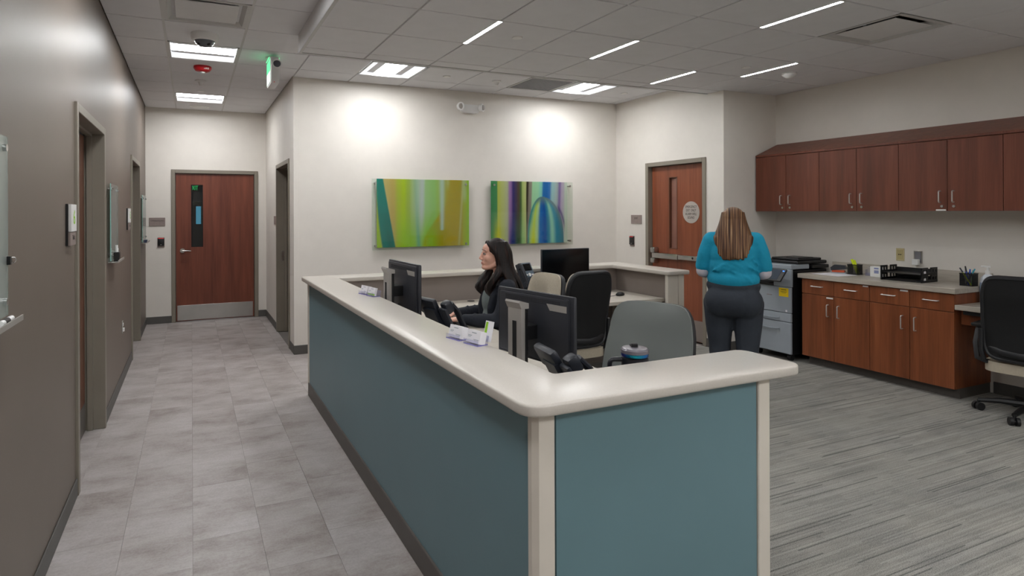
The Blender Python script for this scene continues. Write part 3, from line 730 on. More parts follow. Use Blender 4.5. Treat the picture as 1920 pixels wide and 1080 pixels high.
# ------------------------------------------------------------------ glass art panels
def sm(a, c, x): x = max(0, min(1, (x-a)/(c-a))); return x*x*(3-2*x)
def art(x0, x1, z0, z1, px0, px1, fn, label):
    t = thing('art_panel', label, 'artwork', (x0, YB, z0), S_, 'glass art panels'); wd, h = x1-x0, z1-z0
    MB().box(0, wd, -.052, -.046, 0, h).build('glass_pane', mGLASS, t)
    b = MB(); nx, nz = 150, 80; cl = b.bm.loops.layers.float_color.new('print')
    V = [[b.bm.verts.new((px0+(px1-px0)*i/nx, -.0445, .028+(h-.028)*j/nz)) for i in range(nx+1)] for j in range(nz+1)]
    for j in range(nz):
        for i in range(nx):
            f = b.bm.faces.new((V[j][i], V[j][i+1], V[j+1][i+1], V[j+1][i]))
            for lp, (ii, jj) in zip(f.loops, ((i, j), (i+1, j), (i+1, j+1), (i, j+1))): lp[cl] = fn(ii/nx, jj/nz)
    o = b.build('print', mPRINT, t)
    for x in (.045, wd-.045):
        for z in (.05, h-.05): MB().cone((x, 0, z), (x, -.046, z), .009).cone((x, -.052, z), (x, -.062, z), .013, n=16).build('standoff', mSTEEL, t, True)
def blend(stops, x):
    for (a, ca), (c, cc) in zip(stops, stops[1:]):
        if x <= c:
            k = sm(a, c, x); A, Cc = lin(ca), lin(cc); return [A[i]*(1-k)+Cc[i]*k for i in range(3)]
    return list(lin(stops[-1][1])[:3])
def over(c, h, k): q = lin(h); return [c[i]*(1-k)+q[i]*k for i in range(3)]
def art1(u, v):   # v up
    w_ = 1-v
    c = blend([(0, 'a9b82c'), (.09, 'c9b070'), (.17, 'c7a95e'), (.23, 'b4bf3a'), (.28, 'b5c916'), (.33, 'a9b84e'), (.38, 'b4c48c'), (.43, 'b7c9b4'), (.47, 'c3c6bf'), (.52, 'a9c98a'), (.6, '9fc878'), (.68, 'a9bf4a'), (.75, 'b3a51c'), (.84, 'b79a06'), (.91, 'b09b10'), (.95, 'a6b120'), (1, '93c010')], u)
    c = over(c, '98c81c', .75*sm(.35, .95, w_)*sm(.15, .3, u)*(1-sm(.55, .7, u)) + .7*sm(.5, 1, w_)*(1-sm(.0, .1, u)))
    c = over(c, 'b49b04', .85*sm(.0, .05, u-(.74-.28*sm(.2, 1, w_)))*(1-sm(.86, .92, u)))
    c = over(c, '8fc51a', .8*sm(.45, 1, w_)*math.exp(-((u-.57)/.07)**2))
    c = over(c, '6fa79a', .75*math.exp(-((u-(.44-.04*v))/.022)**2)*sm(.3, .0, 0)*(.4+.6*sm(.35, .9, w_)))
    c = over(c, 'c6c9cc', .8*math.exp(-((u-(.455+.03*v))/.02)**2)*(1-sm(.4, .9, w_)))
    c = over(c, 'bfcfca', .9*(1-sm(.75, .02+.75, w_))*math.exp(-((u-.695)/(.028*(1-.7*w_)+.004))**2))
    c = over(c, 'c3c98c', .6*(1-sm(.0, .2, w_))*math.exp(-((u-.76)/.02)**2))
    c = over(c, 'c4bd7a', .75*math.exp(-((u-(.885+.05*v))/.012)**2))
    c = over(c, 'c0cda0', .6*math.exp(-((u-.95)/.025)**2)*(1-sm(.2, .4, w_)))
    e0, e1 = .0+.06*w_**2, .065+.125*w_
    k = sm(e0-.012, e0+.006, u)*(1-sm(e1-.004, e1+.006, u)); g = '007f78' if w_ < .5 else '007a73'
    c = over(c, g, k)
    c = over(c, '00584f', .5*k*math.exp(-((u-(e0+e1)/2-.02*w_)/.03)**2)*sm(.3, 1, w_))
    return (*[min(1, x*1.12) for x in c], 1)
def art2(u, v):
    w_ = 1-v; s = u+.03*w_
    c = blend([(0, '3f8a58'), (.075, '4d9160'), (.09, 'c8c65c'), (.15, 'c6c684'), (.2, 'c2bf9a'), (.24, 'a678b4'), (.285, '3b3476'), (.31, '4c4066'), (.35, '5b4a45'), (.38, '4f6a40'), (.405, 'b5bd78'), (.44, 'c6c389'), (.462, '211d1a'), (.478, '4b4038'), (.49, '8f8078'), (.52, '948a80'), (.535, 'a8d1a8'), (.6, 'a6d4b0'), (.65, '8ccac0'), (.68, '1a68b0'), (.76, '1066b4'), (.80, '93b6c0'), (.86, 'a9b3b8'), (.9, '8a6ea6'), (.93, 'b8a4c0'), (1, 'c2c8bc')], s-.03*w_*(1 if u < .45 else 0))
    c = over(c, 'dcd22a', .85*sm(.4, 1, w_)*math.exp(-((u-.085)/.045)**2))
    c = over(c, '0f2f78', .85*sm(.4, 1, w_)*math.exp(-((u-.265)/.04)**2)); c = over(c, '1f5a34', .7*sm(.3, 1, w_)*math.exp(-((u-.335)/.03)**2)); c = over(c, '98c488', .7*sm(.4, 1, w_)*math.exp(-((u-.41)/.03)**2))
    # arch
    cx, top_ = .655, .245
    if w_ > top_:
        q = min(1, (w_-top_)/.62); q = math.sqrt(1-(1-q)**2.1); lo, hi = cx-.17*q-.02*w_, cx+.275*q+.02*w_
        k = sm(lo-.008, lo+.008, u)*(1-sm(hi-.004, hi+.004, u)); d_ = min(u-lo, hi-u)
        inn = blend([(0, '3f8f98'), (.08, 'b9d38a'), (.16, 'c9d65a'), (.24, 'bcd6a0'), (.34, '1c6cb8'), (.48, '0a55a8'), (.58, '2a83a8'), (.68, '8cc4b0'), (.8, '2c86a4'), (1, '3f7f96')], (u-lo)/max(.02, hi-lo))
        inn = over(inn, 'd9d423', .7*sm(.6, 1, w_)*math.exp(-((u-lo-.07)/.04)**2))
        rim = '6d7f84' if u > cx else '2f8d94'
        inn = over(inn, rim, .9*(1-sm(.0, .07, d_))*(1-.75*sm(.55, .9, w_)))
        inn = over(inn, '5f7a84', .85*(1-sm(.02, .16, w_-top_)))
        c = [c[i]*(1-k)+inn[i]*k for i in range(3)]
        c = over(c, '2e2a6e', .7*math.exp(-((u-hi-.02)/.018)**2)*sm(.3, .5, w_)*(1-sm(.6, .9, w_)))
    if u > .965: c = over(c, 'c9cfc4', .7)
    return (*[min(1, x*1.15) for x in c], 1)
art(1.898, 3.13, 1.122, 1.948, .058, 1.232, art1, 'green and yellow abstract glass art panel on the back wall')
art(3.433, 4.655, 1.122, 1.948, .0, 1.14, art2, 'blue and purple abstract glass art panel with an arch')

# ------------------------------------------------------------------ right wall cabinets
def bar_handle(b, p0, p1, out, r=.005):
    p0, p1, o = Vector(p0), Vector(p1), Vector(out); d = (p1-p0).normalized()*.012
    b.tube([p0, p0+o*.8, p0+o+d*.5, p1+o-d*.5, p1+o*.8, p1], r, 8)
    return b
UX, UZ0, UZ1 = 5.90, 1.553, 2.178
ub = [4.885, 4.13, 3.375, 2.605, 1.85]
ul = ['upper cherry wall cabinet in the corner next to the exit wall', 'upper cherry wall cabinet second from the corner', 'upper cherry wall cabinet third from the corner, white label below', 'upper cherry wall cabinet cut by the frame edge']
for i in range(4):
    y1, y0 = ub[i], ub[i+1]; wd = y1-y0
    t = thing('wall_cabinet', ul[i], 'cabinet', (UX, y1, UZ0), W_, 'cherry upper wall cabinets')   # local x runs to -y, local +y into the wall
    dp = XR-UX-.002
    MB().box(.001, wd-.001, .02, dp, 0, UZ1-UZ0).build('carcass', mCABU, t)
    MB().prism([(-.0, UZ1-UZ0-.012), (-.0, UZ1-UZ0+.008), (dp, UZ1-UZ0+.15), (dp, UZ1-UZ0)], 'x', 0.0005, wd-.0005).build('sloped_top', mCABU, t)
    for k in (0, 1):
        xa, xb = k*wd/2+.002, (k+1)*wd/2-.002
        dr = MB().box(xa, xb, 0, .019, .0, UZ1-UZ0-.018, .0015, 1).build('door', mCABU, t)
        hx_ = wd/2+(-.05 if k == 0 else .05)
        bar_handle(MB(), (hx_, 0, .075), (hx_, 0, .17), (0, -.03, 0)).build('handle', mHANDLE, dr, True)
        MB().cone((hx_+(.012 if k == 0 else -.0), 0, .04), (hx_+(.012 if k == 0 else -.0), -.008, .04), .011, n=16).build('lock', mSTEEL, dr, True)
    if i == 2: MB().box(wd/2-.085, wd/2-.01, -.001, .0, .002, .014).build('label_strip', mWHITE, t)
BX = 5.715; BYS = [4.19, 3.52, 2.848]
bl = ['cherry base cabinet next to the copier, two drawers over doors', 'cherry base cabinet nearest the camera, two drawers over doors']
for i in range(2):
    y1, y0 = BYS[i], BYS[i+1]; wd = y1-y0; dp = XR-BX-.002
    t = thing('base_cabinet', bl[i], 'cabinet', (BX, y1, 0), W_, 'cherry base cabinets')
    MB().box(.001, wd-.001, .02, dp, .088, .872).build('carcass', mCAB, t)
    MB().box(.02 if i == 0 else 0, wd-.001 if i == 0 else wd-.005, .085, dp, 0, .088).build('toe_kick', mTOE, t)
    for k in (0, 1):
        xa, xb = k*wd/2+.002, (k+1)*wd/2-.002
        dw = MB().box(xa, xb, 0, .019, .722, .868, .0015, 1).build('drawer', mCAB, t)
        xm = (xa+xb)/2
        bar_handle(MB(), (xm-.055, 0, .802), (xm+.055, 0, .802), (0, -.028, 0)).build('handle', mHANDLE, dw, True)
        dr = MB().box(xa, xb, 0, .019, .088, .717, .0015, 1).build('door', mCAB, t)
        hx_ = wd/2+(-.055 if k == 0 else .05)
        bar_handle(MB(), (hx_, 0, .52), (hx_, 0, .635), (0, -.03, 0)).build('handle', mHANDLE, dr, True)
    for q in ([(wd/2-.075, wd/2-.008, .694, .708)] + [(wd-.06, wd-.012, .85, .862)] if i == 0 else [(wd/2-.075, wd/2-.012, .848, .862)]):
        MB().box(q[0], q[1], -.001, 0, q[2], q[3]).build('label_strip', mWHITE, t)
# side strip under the worktop end
tag(MB().box(BX-.025, XR-.001, 2.83, 4.22, .873, .918, .003, 1).box(XR-.018, XR-.001, 2.83, 4.22, .918, 1.02, .002, 1).build('worktop', mWTOP), 'grey woodgrain worktop with backsplash on the cherry base cabinets', 'worktop')
t = thing('side_desk', 'lower grey woodgrain desk joined to the base cabinets', 'desk', (0, 0, 0))
MB().box(BX-.01, XR-.002, 1.2, 2.843, .745, .785, .003, 1).build('desktop', mWTOP, t); MB().box(BX+.08, BX+.1, 1.22, 2.84, .62, .745).build('apron', mCAB, t); MB().box(BX+.02, XR-.02, 1.22, 1.25, 0, .745).build('support_panel', mCAB, t)
MB().box(BX+.02, BX+.12, 2.55, 2.8, .71, .745, .004).build('keyboard_tray', mBLACK, t)

# ------------------------------------------------------------------ copier
t = thing('copier', 'grey and black office copier beside the cherry base cabinets', 'copier', (5.65, 4.74, 0), W_)
cw, cd = .48, .56
MB().box(.004, cw-.004, .012, cd, .065, .94, .01).build('body', mBLACK, t)
fr = MB().box(.0, cw, -.006, .02, .50, .765, .006).build('front_cover', mGREYP, t)
MB().box(.20, .26, -.009, -.006, .665, .672).build('badge', mPANEL, fr)
MB().box(.0, cw, -.006, .02, .405, .495, .006).build('drawer', mGREYP, t); MB().box(.0, cw, -.006, .02, .075, .40, .006).build('drawer', mGREYP, t)
for z in (.445, .33): MB().tube([(.13, -.007, z), (.16, -.022, z-.006), (.24, -.026, z-.01), (.32, -.022, z-.006), (.35, -.007, z)], .009, 8, flat=(1.0, .7)).build('handle', mGREYP, t, True)
MB().box(.28, cw, -.004, .03, .768, .95, .005).box(0, .28, .0, .03, .835, .95, .005).box(0, cw, -.004, cd*.5, .95, 1.0, .008).build('upper_shell', mGREYP, t)
MB().box(.005, .28, .008, .3, .766, .834).box(.03, .26, -.03, .01, .79, .796).build('output_tray', mBLACK, t)
PM = Matrix.Translation((0, -.13, .895)) @ Matrix.Rotation(math.radians(-42), 4, 'X') @ Matrix.Translation((0, .09, -.9))
MB().box(.16, .38, -.1, -.004, .87, .89).box(.16, .49, -.09, -.072, .83, .985, .006, mat=PM).build('control_panel', mBLACK, t)
MB().box(.18, .445, -.093, -.0905, .845, .97, mat=PM).build('touch_screen', M('copier_screen', '3a4450', .1), t)
MB().box(.458, .475, -.094, -.0905, .955, .962, mat=PM).build('power_light', mLEDB, t)
MB().box(.06, cw, .10, cd, 1.0, 1.035, .012).box(.14, cw-.02, .14, cd-.06, 1.035, 1.06, .01).box(.3, cw-.04, .16, .4, 1.06, 1.068, .004).build('document_feeder', mBLACK, t)
MB().box(.30, cw+.02, .3, cd, .955, .99, .006).build('scanner_edge', mBLACK, t)
MB().box(.345, .455, -.0068, -.006, .665, .755).build('yellow_notice', mYEL, t)['label'] = 'yellow notice sticker'
MB().box(.37, .43, -.0072, -.0068, .733, .739).box(.365, .435, -.0072, -.0068, .715, .719).box(.375, .425, -.0072, -.0068, .703, .706).build('printed_lines', mINK, t)
MB().box(.02, .11, -.0068, -.006, .675, .755).build('white_sticker', mPAPER, t)
MB().box(.035, .095, -.0072, -.0068, .737, .744).box(.04, .09, -.0072, -.0068, .695, .72).build('printed_lines', mPANEL, t)
MB().box(.42, .44, -.0068, -.006, .51, .53).build('white_sticker', mPAPER, t)
for x in (.05, cw-.05):
    for y in (.06, cd-.06): MB().cone((x-.02, y, .033), (x+.02, y, .033), .032, n=16).box(x-.012, x+.012, y-.02, y+.02, .035, .07, .003).build('castor', mRUBBER, t, True)

# ------------------------------------------------------------------ worktop clutter
WZ = .918
t = thing('stapler', 'grey and orange stapler standing on white paper', 'stapler', (6.03, 4.02, WZ+.0015), math.radians(20))
MB().box(-.03, .03, -.075, .06, 0, .012, .004).build('base', mGREYP, t); MB().box(-.025, .025, -.06, .055, .012, .035, .006).build('magazine', M('stapler_orange', 'c4512a', .4), t)
MB().prism([(-.08, .05), (.06, .03), (.064, .06), (.03, .088), (-.06, .085)], 'x', -.028, .028).build('top_cover', mMON, t)
MB().box(-.018, .018, .035, .066, .012, .06, .006).build('hinge', mGREYP, t)
tag(MB().prism([(-.14, -.14), (.13, -.16), (.15, .13), (-.12, .15)], 'z', 0, .0012).build('paper_sheet', mPAPER, None, False, (5.90, 3.98, WZ)), 'white paper under the stapler on the worktop', 'paper')
def mesh_cup(loc, label, w_=.09, h_=.1, g=None):
    t = thing('pen_cup', label, 'pen cup', loc, 0, g)
    b = MB()
    for k in range(15):
        for (ax, s) in (('x', -1), ('x', 1), ('y', -1), ('y', 1)):
            p = -w_/2+w_*k/14
            if ax == 'x': b.box(p-.0012, p+.0012, s*w_/2-.001, s*w_/2+.001, 0, h_)
            else: b.box(s*w_/2-.001, s*w_/2+.001, p-.0012, p+.0012, 0, h_)
    for k in range(12):
        z = h_*k/12
        for s in (-1, 1): b.box(-w_/2, w_/2, s*w_/2-.001, s*w_/2+.001, z, z+.0018).box(s*w_/2-.001, s*w_/2+.001, -w_/2, w_/2, z, z+.0018)
    b.build('wire_mesh', mBLACK, t)['kind'] = 'stuff'
    r = MB()
    for s in (-1, 1): r.box(-w_/2-.003, w_/2+.003, s*w_/2-.003, s*w_/2+.003, h_-.004, h_+.003).box(s*w_/2-.003, s*w_/2+.003, -w_/2, w_/2, h_-.004, h_+.003)
    r.build('rim', mBLACK, t); MB().box(-w_/2, w_/2, -w_/2, w_/2, 0, .004).build('base', mBLACK, t); return t
c1 = (6.08, 3.885, WZ); mesh_cup(c1, 'black wire pen cup holding two yellow highlighters')
def pen(p0, p1, r, m, cap, name, label, cat, grp=None):
    p0, p1 = Vector(p0), Vector(p1)
    o = tag(MB().cone((0, 0, 0), (p1-p0)*.72, r).build(name, m, None, True, p0), label, cat, grp)
    MB().cone((p1-p0)*.72, p1-p0, r*1.15, r*1.05).build('cap', cap, o, True); return o
x, y, z = c1
pen((x-.01, y-.035, z+.006), (x+.0, y+.03, z+.15), .011, mHL, mHL, 'highlighter', 'yellow highlighter leaning to the left in the pen cup', 'highlighter')
pen((x+.01, y-.03, z+.006), (x-.012, y-.0, z+.145), .011, mHL, mHL, 'highlighter', 'yellow highlighter leaning over the front of the pen cup', 'highlighter')
t = thing('card_holder', 'clear acrylic card holder against the backsplash', 'card holder', (6.12, 3.74, WZ), W_)
MB().box(-.05, .05, -.03, .03, 0, .004).box(-.05, .05, .024, .03, 0, .085).box(-.05, .05, -.03, -.026, 0, .03).box(-.05, -.047, -.03, .03, 0, .06).box(.047, .05, -.03, .03, 0, .06).build('holder', mACRY, t)
MB().box(-.044, .044, -.005, .02, .004, .08).build('card_stack', mSILV, t)
t = thing('tape_box', 'small white box with blue print on the worktop', 'box', (6.05, 3.655, WZ), W_)
MB().box(-.05, .05, -.025, .025, 0, .1, .003).build('carton', mWHITE, t); MB().box(-.012, .03, -.0256, -.025, .035, .065).box(-.012, .03, -.0256, -.025, .074, .09).build('printed_label', M('print_blue', '8a92b8', .6), t)
def letter_tray(loc, rz, wd, dp, label, tiers=2):
    t = thing('letter_tray', label, 'letter tray', loc, rz, 'black letter trays')
    for k in range(tiers):
        z = k*.066; b = MB().box(-wd/2, wd/2, -dp/2, dp/2, z+.003, z+.007)
        for s in (-1, 1):
            x = s*(wd/2-.005)
            b.box(x-.005, x+.005, -dp/2, dp/2, z, z+.022)
            for yy, w_ in ((-dp/2, .016), (-dp/2+.045, .012), (-dp/2+.085, .014), (dp/2-.10, .014), (dp/2-.055, .012), (dp/2-.016, .016)): b.box(x-.005, x+.005, yy, yy+w_, z, z+.066)
            b.box(x-.005, x+.005, -dp/2, -dp/2+.099, z+.05, z+.066); b.box(x-.005, x+.005, dp/2-.10, dp/2, z+.05, z+.066)
        b.box(-wd/2, wd/2, dp/2-.008, dp/2, z, z+.045)
        b.build('tier', mBLACK, t)
    for s in (-1, 1):
        x = s*(wd/2+.0005); MB().box(x-.001, x+.001, -dp/2+.03, -dp/2+.06, .02, .04).box(x-.001, x+.001, -dp/2+.03, -dp/2+.06, .082, .102).build('paper_tab', mPAPER, t)
    return t
letter_tray((5.99, 3.345, WZ), W_+.04, .34, .25, 'black two tier letter tray on the worktop below the outlets')
c2 = (6.03, 2.90, WZ); mesh_cup(c2, 'black wire pen cup crowded with pens beside the sanitizer', .088, .105)
x, y, z = c2
for dx, dy, tx, ty, L, m, cp, lab in [(-.02, -.03, -.03, .05, .15, mHL, M('pen_dark', '33363f', .4), 'yellow pen leaning out to the left of the crowded pen cup'), (.0, .0, -.01, .02, .165, M('pen_blue', '1d3aa0', .4), mBLACK2, 'blue pen standing tallest in the crowded pen cup'),
        (.02, .01, .01, -.005, .14, M('pen_navy', '232c52', .4), M('pen_cap_blue', '2a56b8', .4), 'navy pen in the middle of the crowded pen cup'), (.01, -.02, .02, -.02, .135, M('pen_green', '49a02c', .4), mSILV, 'green pen in the crowded pen cup'),
        (-.01, .02, .02, -.035, .145, mBLACK2, M('pen_cap_teal', '2f96a8', .4), 'black pen leaning towards the sanitizer in the pen cup'), (.02, .03, -.005, .035, .14, mSILV, mWHITE, 'silver pen at the back of the crowded pen cup')]:
    pen((x+dx, y+dy*.9, z+.006), (x+tx, y+ty, z+L), .005, m, cp, 'pen', lab, 'pen', 'pens in the crowded cup')
t = thing('hand_sanitizer', 'white pump bottle of hand sanitizer behind the office chair', 'bottle', (6.10, 2.78+.02, .785), W_)
t.location = (6.06, 2.905-.125, .785)
MB().lathe([(.05, 0), (.052, .01), (.052, .17), (.045, .21), (.025, .235), (.016, .24)]).build('bottle', M('milky_bottle', 'c9ced6', .3), t, True)
MB().lathe([(.0525, .09), (.053, .1), (.053, .16), (.0525, .17)]).build('label', M('label_blue', '8f9cb4', .5), t, True)
MB().lathe([(.018, .24), (.018, .27), (.008, .272), (.008, .295), (.02, .297), (.02, .31)]).box(-.045, .012, -.012, .012, .297, .31, .003).build('pump', mWHITE, t, True)
letter_tray((6.03, 2.45, .785), W_, .34, .25, 'black letter tray on the lower desk behind the office chair', 3)
t = thing('monitor', 'black monitor edge on the lower desk at the frame edge', 'monitor', (6.02, 2.15, .785), W_)
MB().box(-.26, .26, -.03, .01, .12, .45, .006).build('shell', mBLACK, t); MB().box(-.25, .25, -.032, -.03, .13, .44).build('screen', mSCRN, t); MB().box(-.03, .03, .01, .03, .005, .3).box(-.11, .11, -.08, .08, 0, .01, .003).build('stand', mBLACK, t)
def outlet(loc, rz, label, m, plug):
    t = thing('wall_outlet', label, 'outlet', loc, rz)
    MB().box(-.037, .037, -.006, 0, -.06, .06, .003).build('cover_plate', m, t)
    if plug:
        MB().box(-.026, .026, -.009, -.006, -.05, .05, .002).build('receptacle', M('outlet_grey', '77767a', .5), t)
        pg = MB().box(-.03, .02, -.05, -.009, -.075, -.02, .005).build('charger', mWHITE, t); MB().tube([(-.005, -.035, -.075), (-.005, -.035, -.12), (-.004, -.02, -.19)], .003, 6).build('cable', mWHITE, pg)
    else:
        MB().box(-.024, .024, -.009, -.006, -.045, .045, .002).build('insert', M('ivory_insert', 'b7a978', .5), t)
        MB().box(-.014, -.002, -.0098, -.009, -.004, .004).box(.002, .014, -.0098, -.009, -.004, .004).build('jack', mDARK, t)
outlet((XR, 3.56, 1.135), W_, 'ivory data jack plate on the wall above the letter tray', mIVORY, False)
outlet((XR, 3.405, 1.12), W_, 'steel outlet plate with a white charger plugged in', mSTEEL, True)

# ------------------------------------------------------------------ office chairs
def office_chair(loc, rz, label, mpad, cat='chair', group='swivel office chairs', pad=-.05):
    """local +x is where the sitter looks"""
    t = thing('office_chair', label, cat, loc, rz, group)
    MB().rbox(-.24, .24, -.24, .24, 0, .075, .1).xf(Matrix.Rotation(math.radians(-90), 4, 'X')).xf(Matrix.Translation((.02, 0, .42))).build('seat', mpad, t, True)
    # back rest: curved rounded panel leaning back
    def bp(u, v): # u across -1..1, v 0..1 up
        return Vector((-.235-.10*v+.045*(u*u)+.03*math.sin(PI*min(1, v*1.3))*.8, u*(.222+.015*math.sin(PI*v)-.022*v), .445+.62*v))
    ring = []
    def rr(n=44):
        out = []
        for k in range(n):
            a = 2*PI*k/n; c, s = math.cos(a), math.sin(a); e = .32
            out.append((math.copysign(abs(c)**e, c), .5+.5*math.copysign(abs(s)**e, s)))
        return out
    MB().tube([bp(u, v) for u, v in rr()], .017, 8, closed=True, flat=(1.2, .9)).build('back_frame', mBLACK2, t, True)
    def sheet(off, inset, th, m, name):
        b = MB(); nx, nz = 14, 16; V = []
        for side in (0, 1):
            L = []
            for j in range(nz+1):
                row = []
                for i in range(nx+1):
                    a, c = -1+2*i/nx, -1+2*j/nz
                    # squircle mapping of the square
                    k = 1/max(1e-6, (abs(a)**7+abs(c)**7)**(1/7)) * max(abs(a), abs(c)) if max(abs(a), abs(c)) > 0 else 1
                    u, v = a*k*(1-inset), .5+.5*c*k*(1-inset)
                    bul = (1-a**4)*(1-c**4)
                    p = bp(u, v); p.x += off + (th*bul+(.014 if th > .01 else .004) if side else 0); row.append(b.bm.verts.new(p))
                L.append(row)
            V.append(L)
        for side in (0, 1):
            for j in range(nz):
                for i in range(nx): b.bm.faces.new((V[side][j][i], V[side][j][i+1], V[side][j+1][i+1], V[side][j+1][i]))
        edge = [(0, i) for i in range(nx)] + [(j, nx) for j in range(nz)] + [(nz, nx-i) for i in range(nx)] + [(nz-j, 0) for j in range(nz)]
        for q in range(len(edge)):
            (j0, i0), (j1, i1) = edge[q], edge[(q+1) % len(edge)]
            b.bm.faces.new((V[0][j0][i0], V[0][j1][i1], V[1][j1][i1], V[1][j0][i0]))
        return b.build(name, m, t, True)
    sheet(-.012, .03, .004, mMESH, 'back_mesh'); sheet(.021, pad, .03, mpad, 'back_cushion')
    # lower back brace
    MB().tube([bp(-.9, .13), bp(-.5, .09)+Vector((-.02, 0, 0)), bp(0, .08)+Vector((-.03, 0, 0)), bp(.5, .09)+Vector((-.02, 0, 0)), bp(.9, .13)], .018, 8, flat=(1.3, .6)).build('lumbar_brace', mBLACK2, t, True)
    # U yoke from the back sides under the seat
    MB().tube([bp(-1, .35)+Vector((-.02, -.01, 0)), bp(-1, .12)+Vector((-.02, -.015, -.02)), (-.2, -.225, .42), (-.12, -.17, .385), (-.02, -.06, .375), (-.02, .06, .375), (-.12, .17, .385), (-.2, .225, .42), bp(1, .12)+Vector((-.02, .015, -.02)), bp(1, .35)+Vector((-.02, .01, 0))], .02, 8, flat=(1, .8)).build('yoke', mBLACK2, t, True)
    for s in (-1, 1):
        a = MB().tube([(-.16, s*.2, .40), (-.19, s*.27, .43), (-.16, s*.29, .54), (-.10, s*.29, .645), (.0, s*.29, .66)], .016, 8, flat=(1.2, .8)).build('armrest', mBLACK2, t, True)
        MB().box(-.13, .12, s*.29-.042, s*.29+.042, .655, .685, .012).build('arm_pad', mBLACK, a, True)
    MB().cone((0, 0, .1), (0, 0, .36), .03, .03).cone((0, 0, .2), (0, 0, .36), .035).box(-.11, .11, -.09, .09, .36, .42, .02).build('gas_column', mBLACK, t, True)
    MB().lathe([(.05, .075), (.055, .1), (.045, .125)]).build('hub', mBLACK, t, True)
    for k in range(5):
        a = 2*PI*k/5+.55; c, s = math.cos(a), math.sin(a)
        lg = MB().tube([(c*.03, s*.03, .1), (c*.18, s*.18, .095), (c*.31, s*.31, .075)], [.028, .022, .016], 8).build('leg', mBLACK, t, True)
        q = Matrix.Translation((c*.31, s*.31, 0)) @ RZ(a+.7)
        MB().cone((0, -.03, .03), (0, -.008, .03), .03, n=18).cone((0, .008, .03), (0, .03, .03), .03, n=18).cone((0, -.01, .03), (0, .01, .03), .012).cone((0, 0, .045), (0, 0, .08), .009).xf(q).build('castor', mRUBBER, lg, True)
    return t
office_chair((1.955, 2.35, 0), math.radians(203), 'grey vinyl swivel chair behind the black tumbler, empty', mGREYV)
ch = office_chair((2.245, 3.96, 0), math.radians(180), 'beige cushioned swivel chair with the seated woman on it', mBEIGE)
ch = office_chair((2.965, 4.32, 0), math.radians(93), 'black mesh swivel chair standing empty in the middle of the reception', mBEIGE, pad=-.012)
clone(ch, (5.745, 2.36, 0), math.radians(8), 'black mesh swivel chair at the lower desk by the cabinets')

# ------------------------------------------------------------------ monitors, phones, desk items
def monitor(loc, rz, label, top, wd=.545, ht=.335):
    """local -y is the screen side"""
    t = thing('monitor', label, 'monitor', loc, rz, 'desktop monitors'); z1 = top; z0 = top-ht
    MB().box(-wd/2, wd/2, 0, .02, z0, z1, .006).box(-wd*.46, wd*.46, .018, .034, z0+.012, z1-.012, .012).build('shell', mMON, t, True)
    MB().box(-wd/2+.008, wd/2-.008, -.002, 0, z0+.014, z1-.008).build('screen', mSCRN, t)
    v = MB()
    for k in range(44): 
        for j in range(3): x = -wd*.36+k*wd*.72/44; v.box(x, x+.003, .034, .0348, z1-.05+j*.008, z1-.0455+j*.008)
    v.build('vent_slots', mDARK, t)['kind'] = 'stuff'
    MB().prism([(-wd*.44, z1-.075), (-wd*.24, z1-.075), (-wd*.2, z1-.045), (-wd*.44, z1-.045)], 'y', .034, .0355).build('badge_strip', mSILV, t)
    zc = (z0+z1)/2-.02
    MB().box(-.045, .045, .03, .12, zc-.035, zc+.035, .006).build('mount_arm', mBLACK, t)
    MB().box(-.05, .05, .115, .14, .02, z1-.05, .004).build('stand_back', mSILV, t)
    MB().prism([(.095, z1-.07), (.095, z1-.045), (.15, z1-.03), (.155, z1-.04), (.14, z1-.07)], 'x', -.052, .052).build('stand_cap', mSILV, t)
    MB().box(-.014, .014, .1395, .1415, .08, z1-.13).build('cable_slot', mDARK, t)
    MB().box(-.052, .052, .1, .115, .01, z1-.07, .003).build('stand_front', mBLACK, t)
    MB().box(-.12, .12, -.03, .15, 0, .014, .006).build('foot', mBLACK, t)
    MB().tube([(.03, .035, zc-.09), (.035, .07, zc-.16), (.01, .09, .12), (.0, .1, .03)], .005, 6).build('cable', mBLACK, t)
    return t
monitor((1.545, 2.53, DT), math.radians(101), 'near monitor seen from behind with a silver stand, beside the tumbler', .432)
monitor((1.315, 3.82, DT), math.radians(92), 'monitor in front of the seated woman, seen from behind', .488, .56)
o = monitor((3.28, 4.83, DT), 0, 'black screen monitor on the back desk facing the camera', .465)
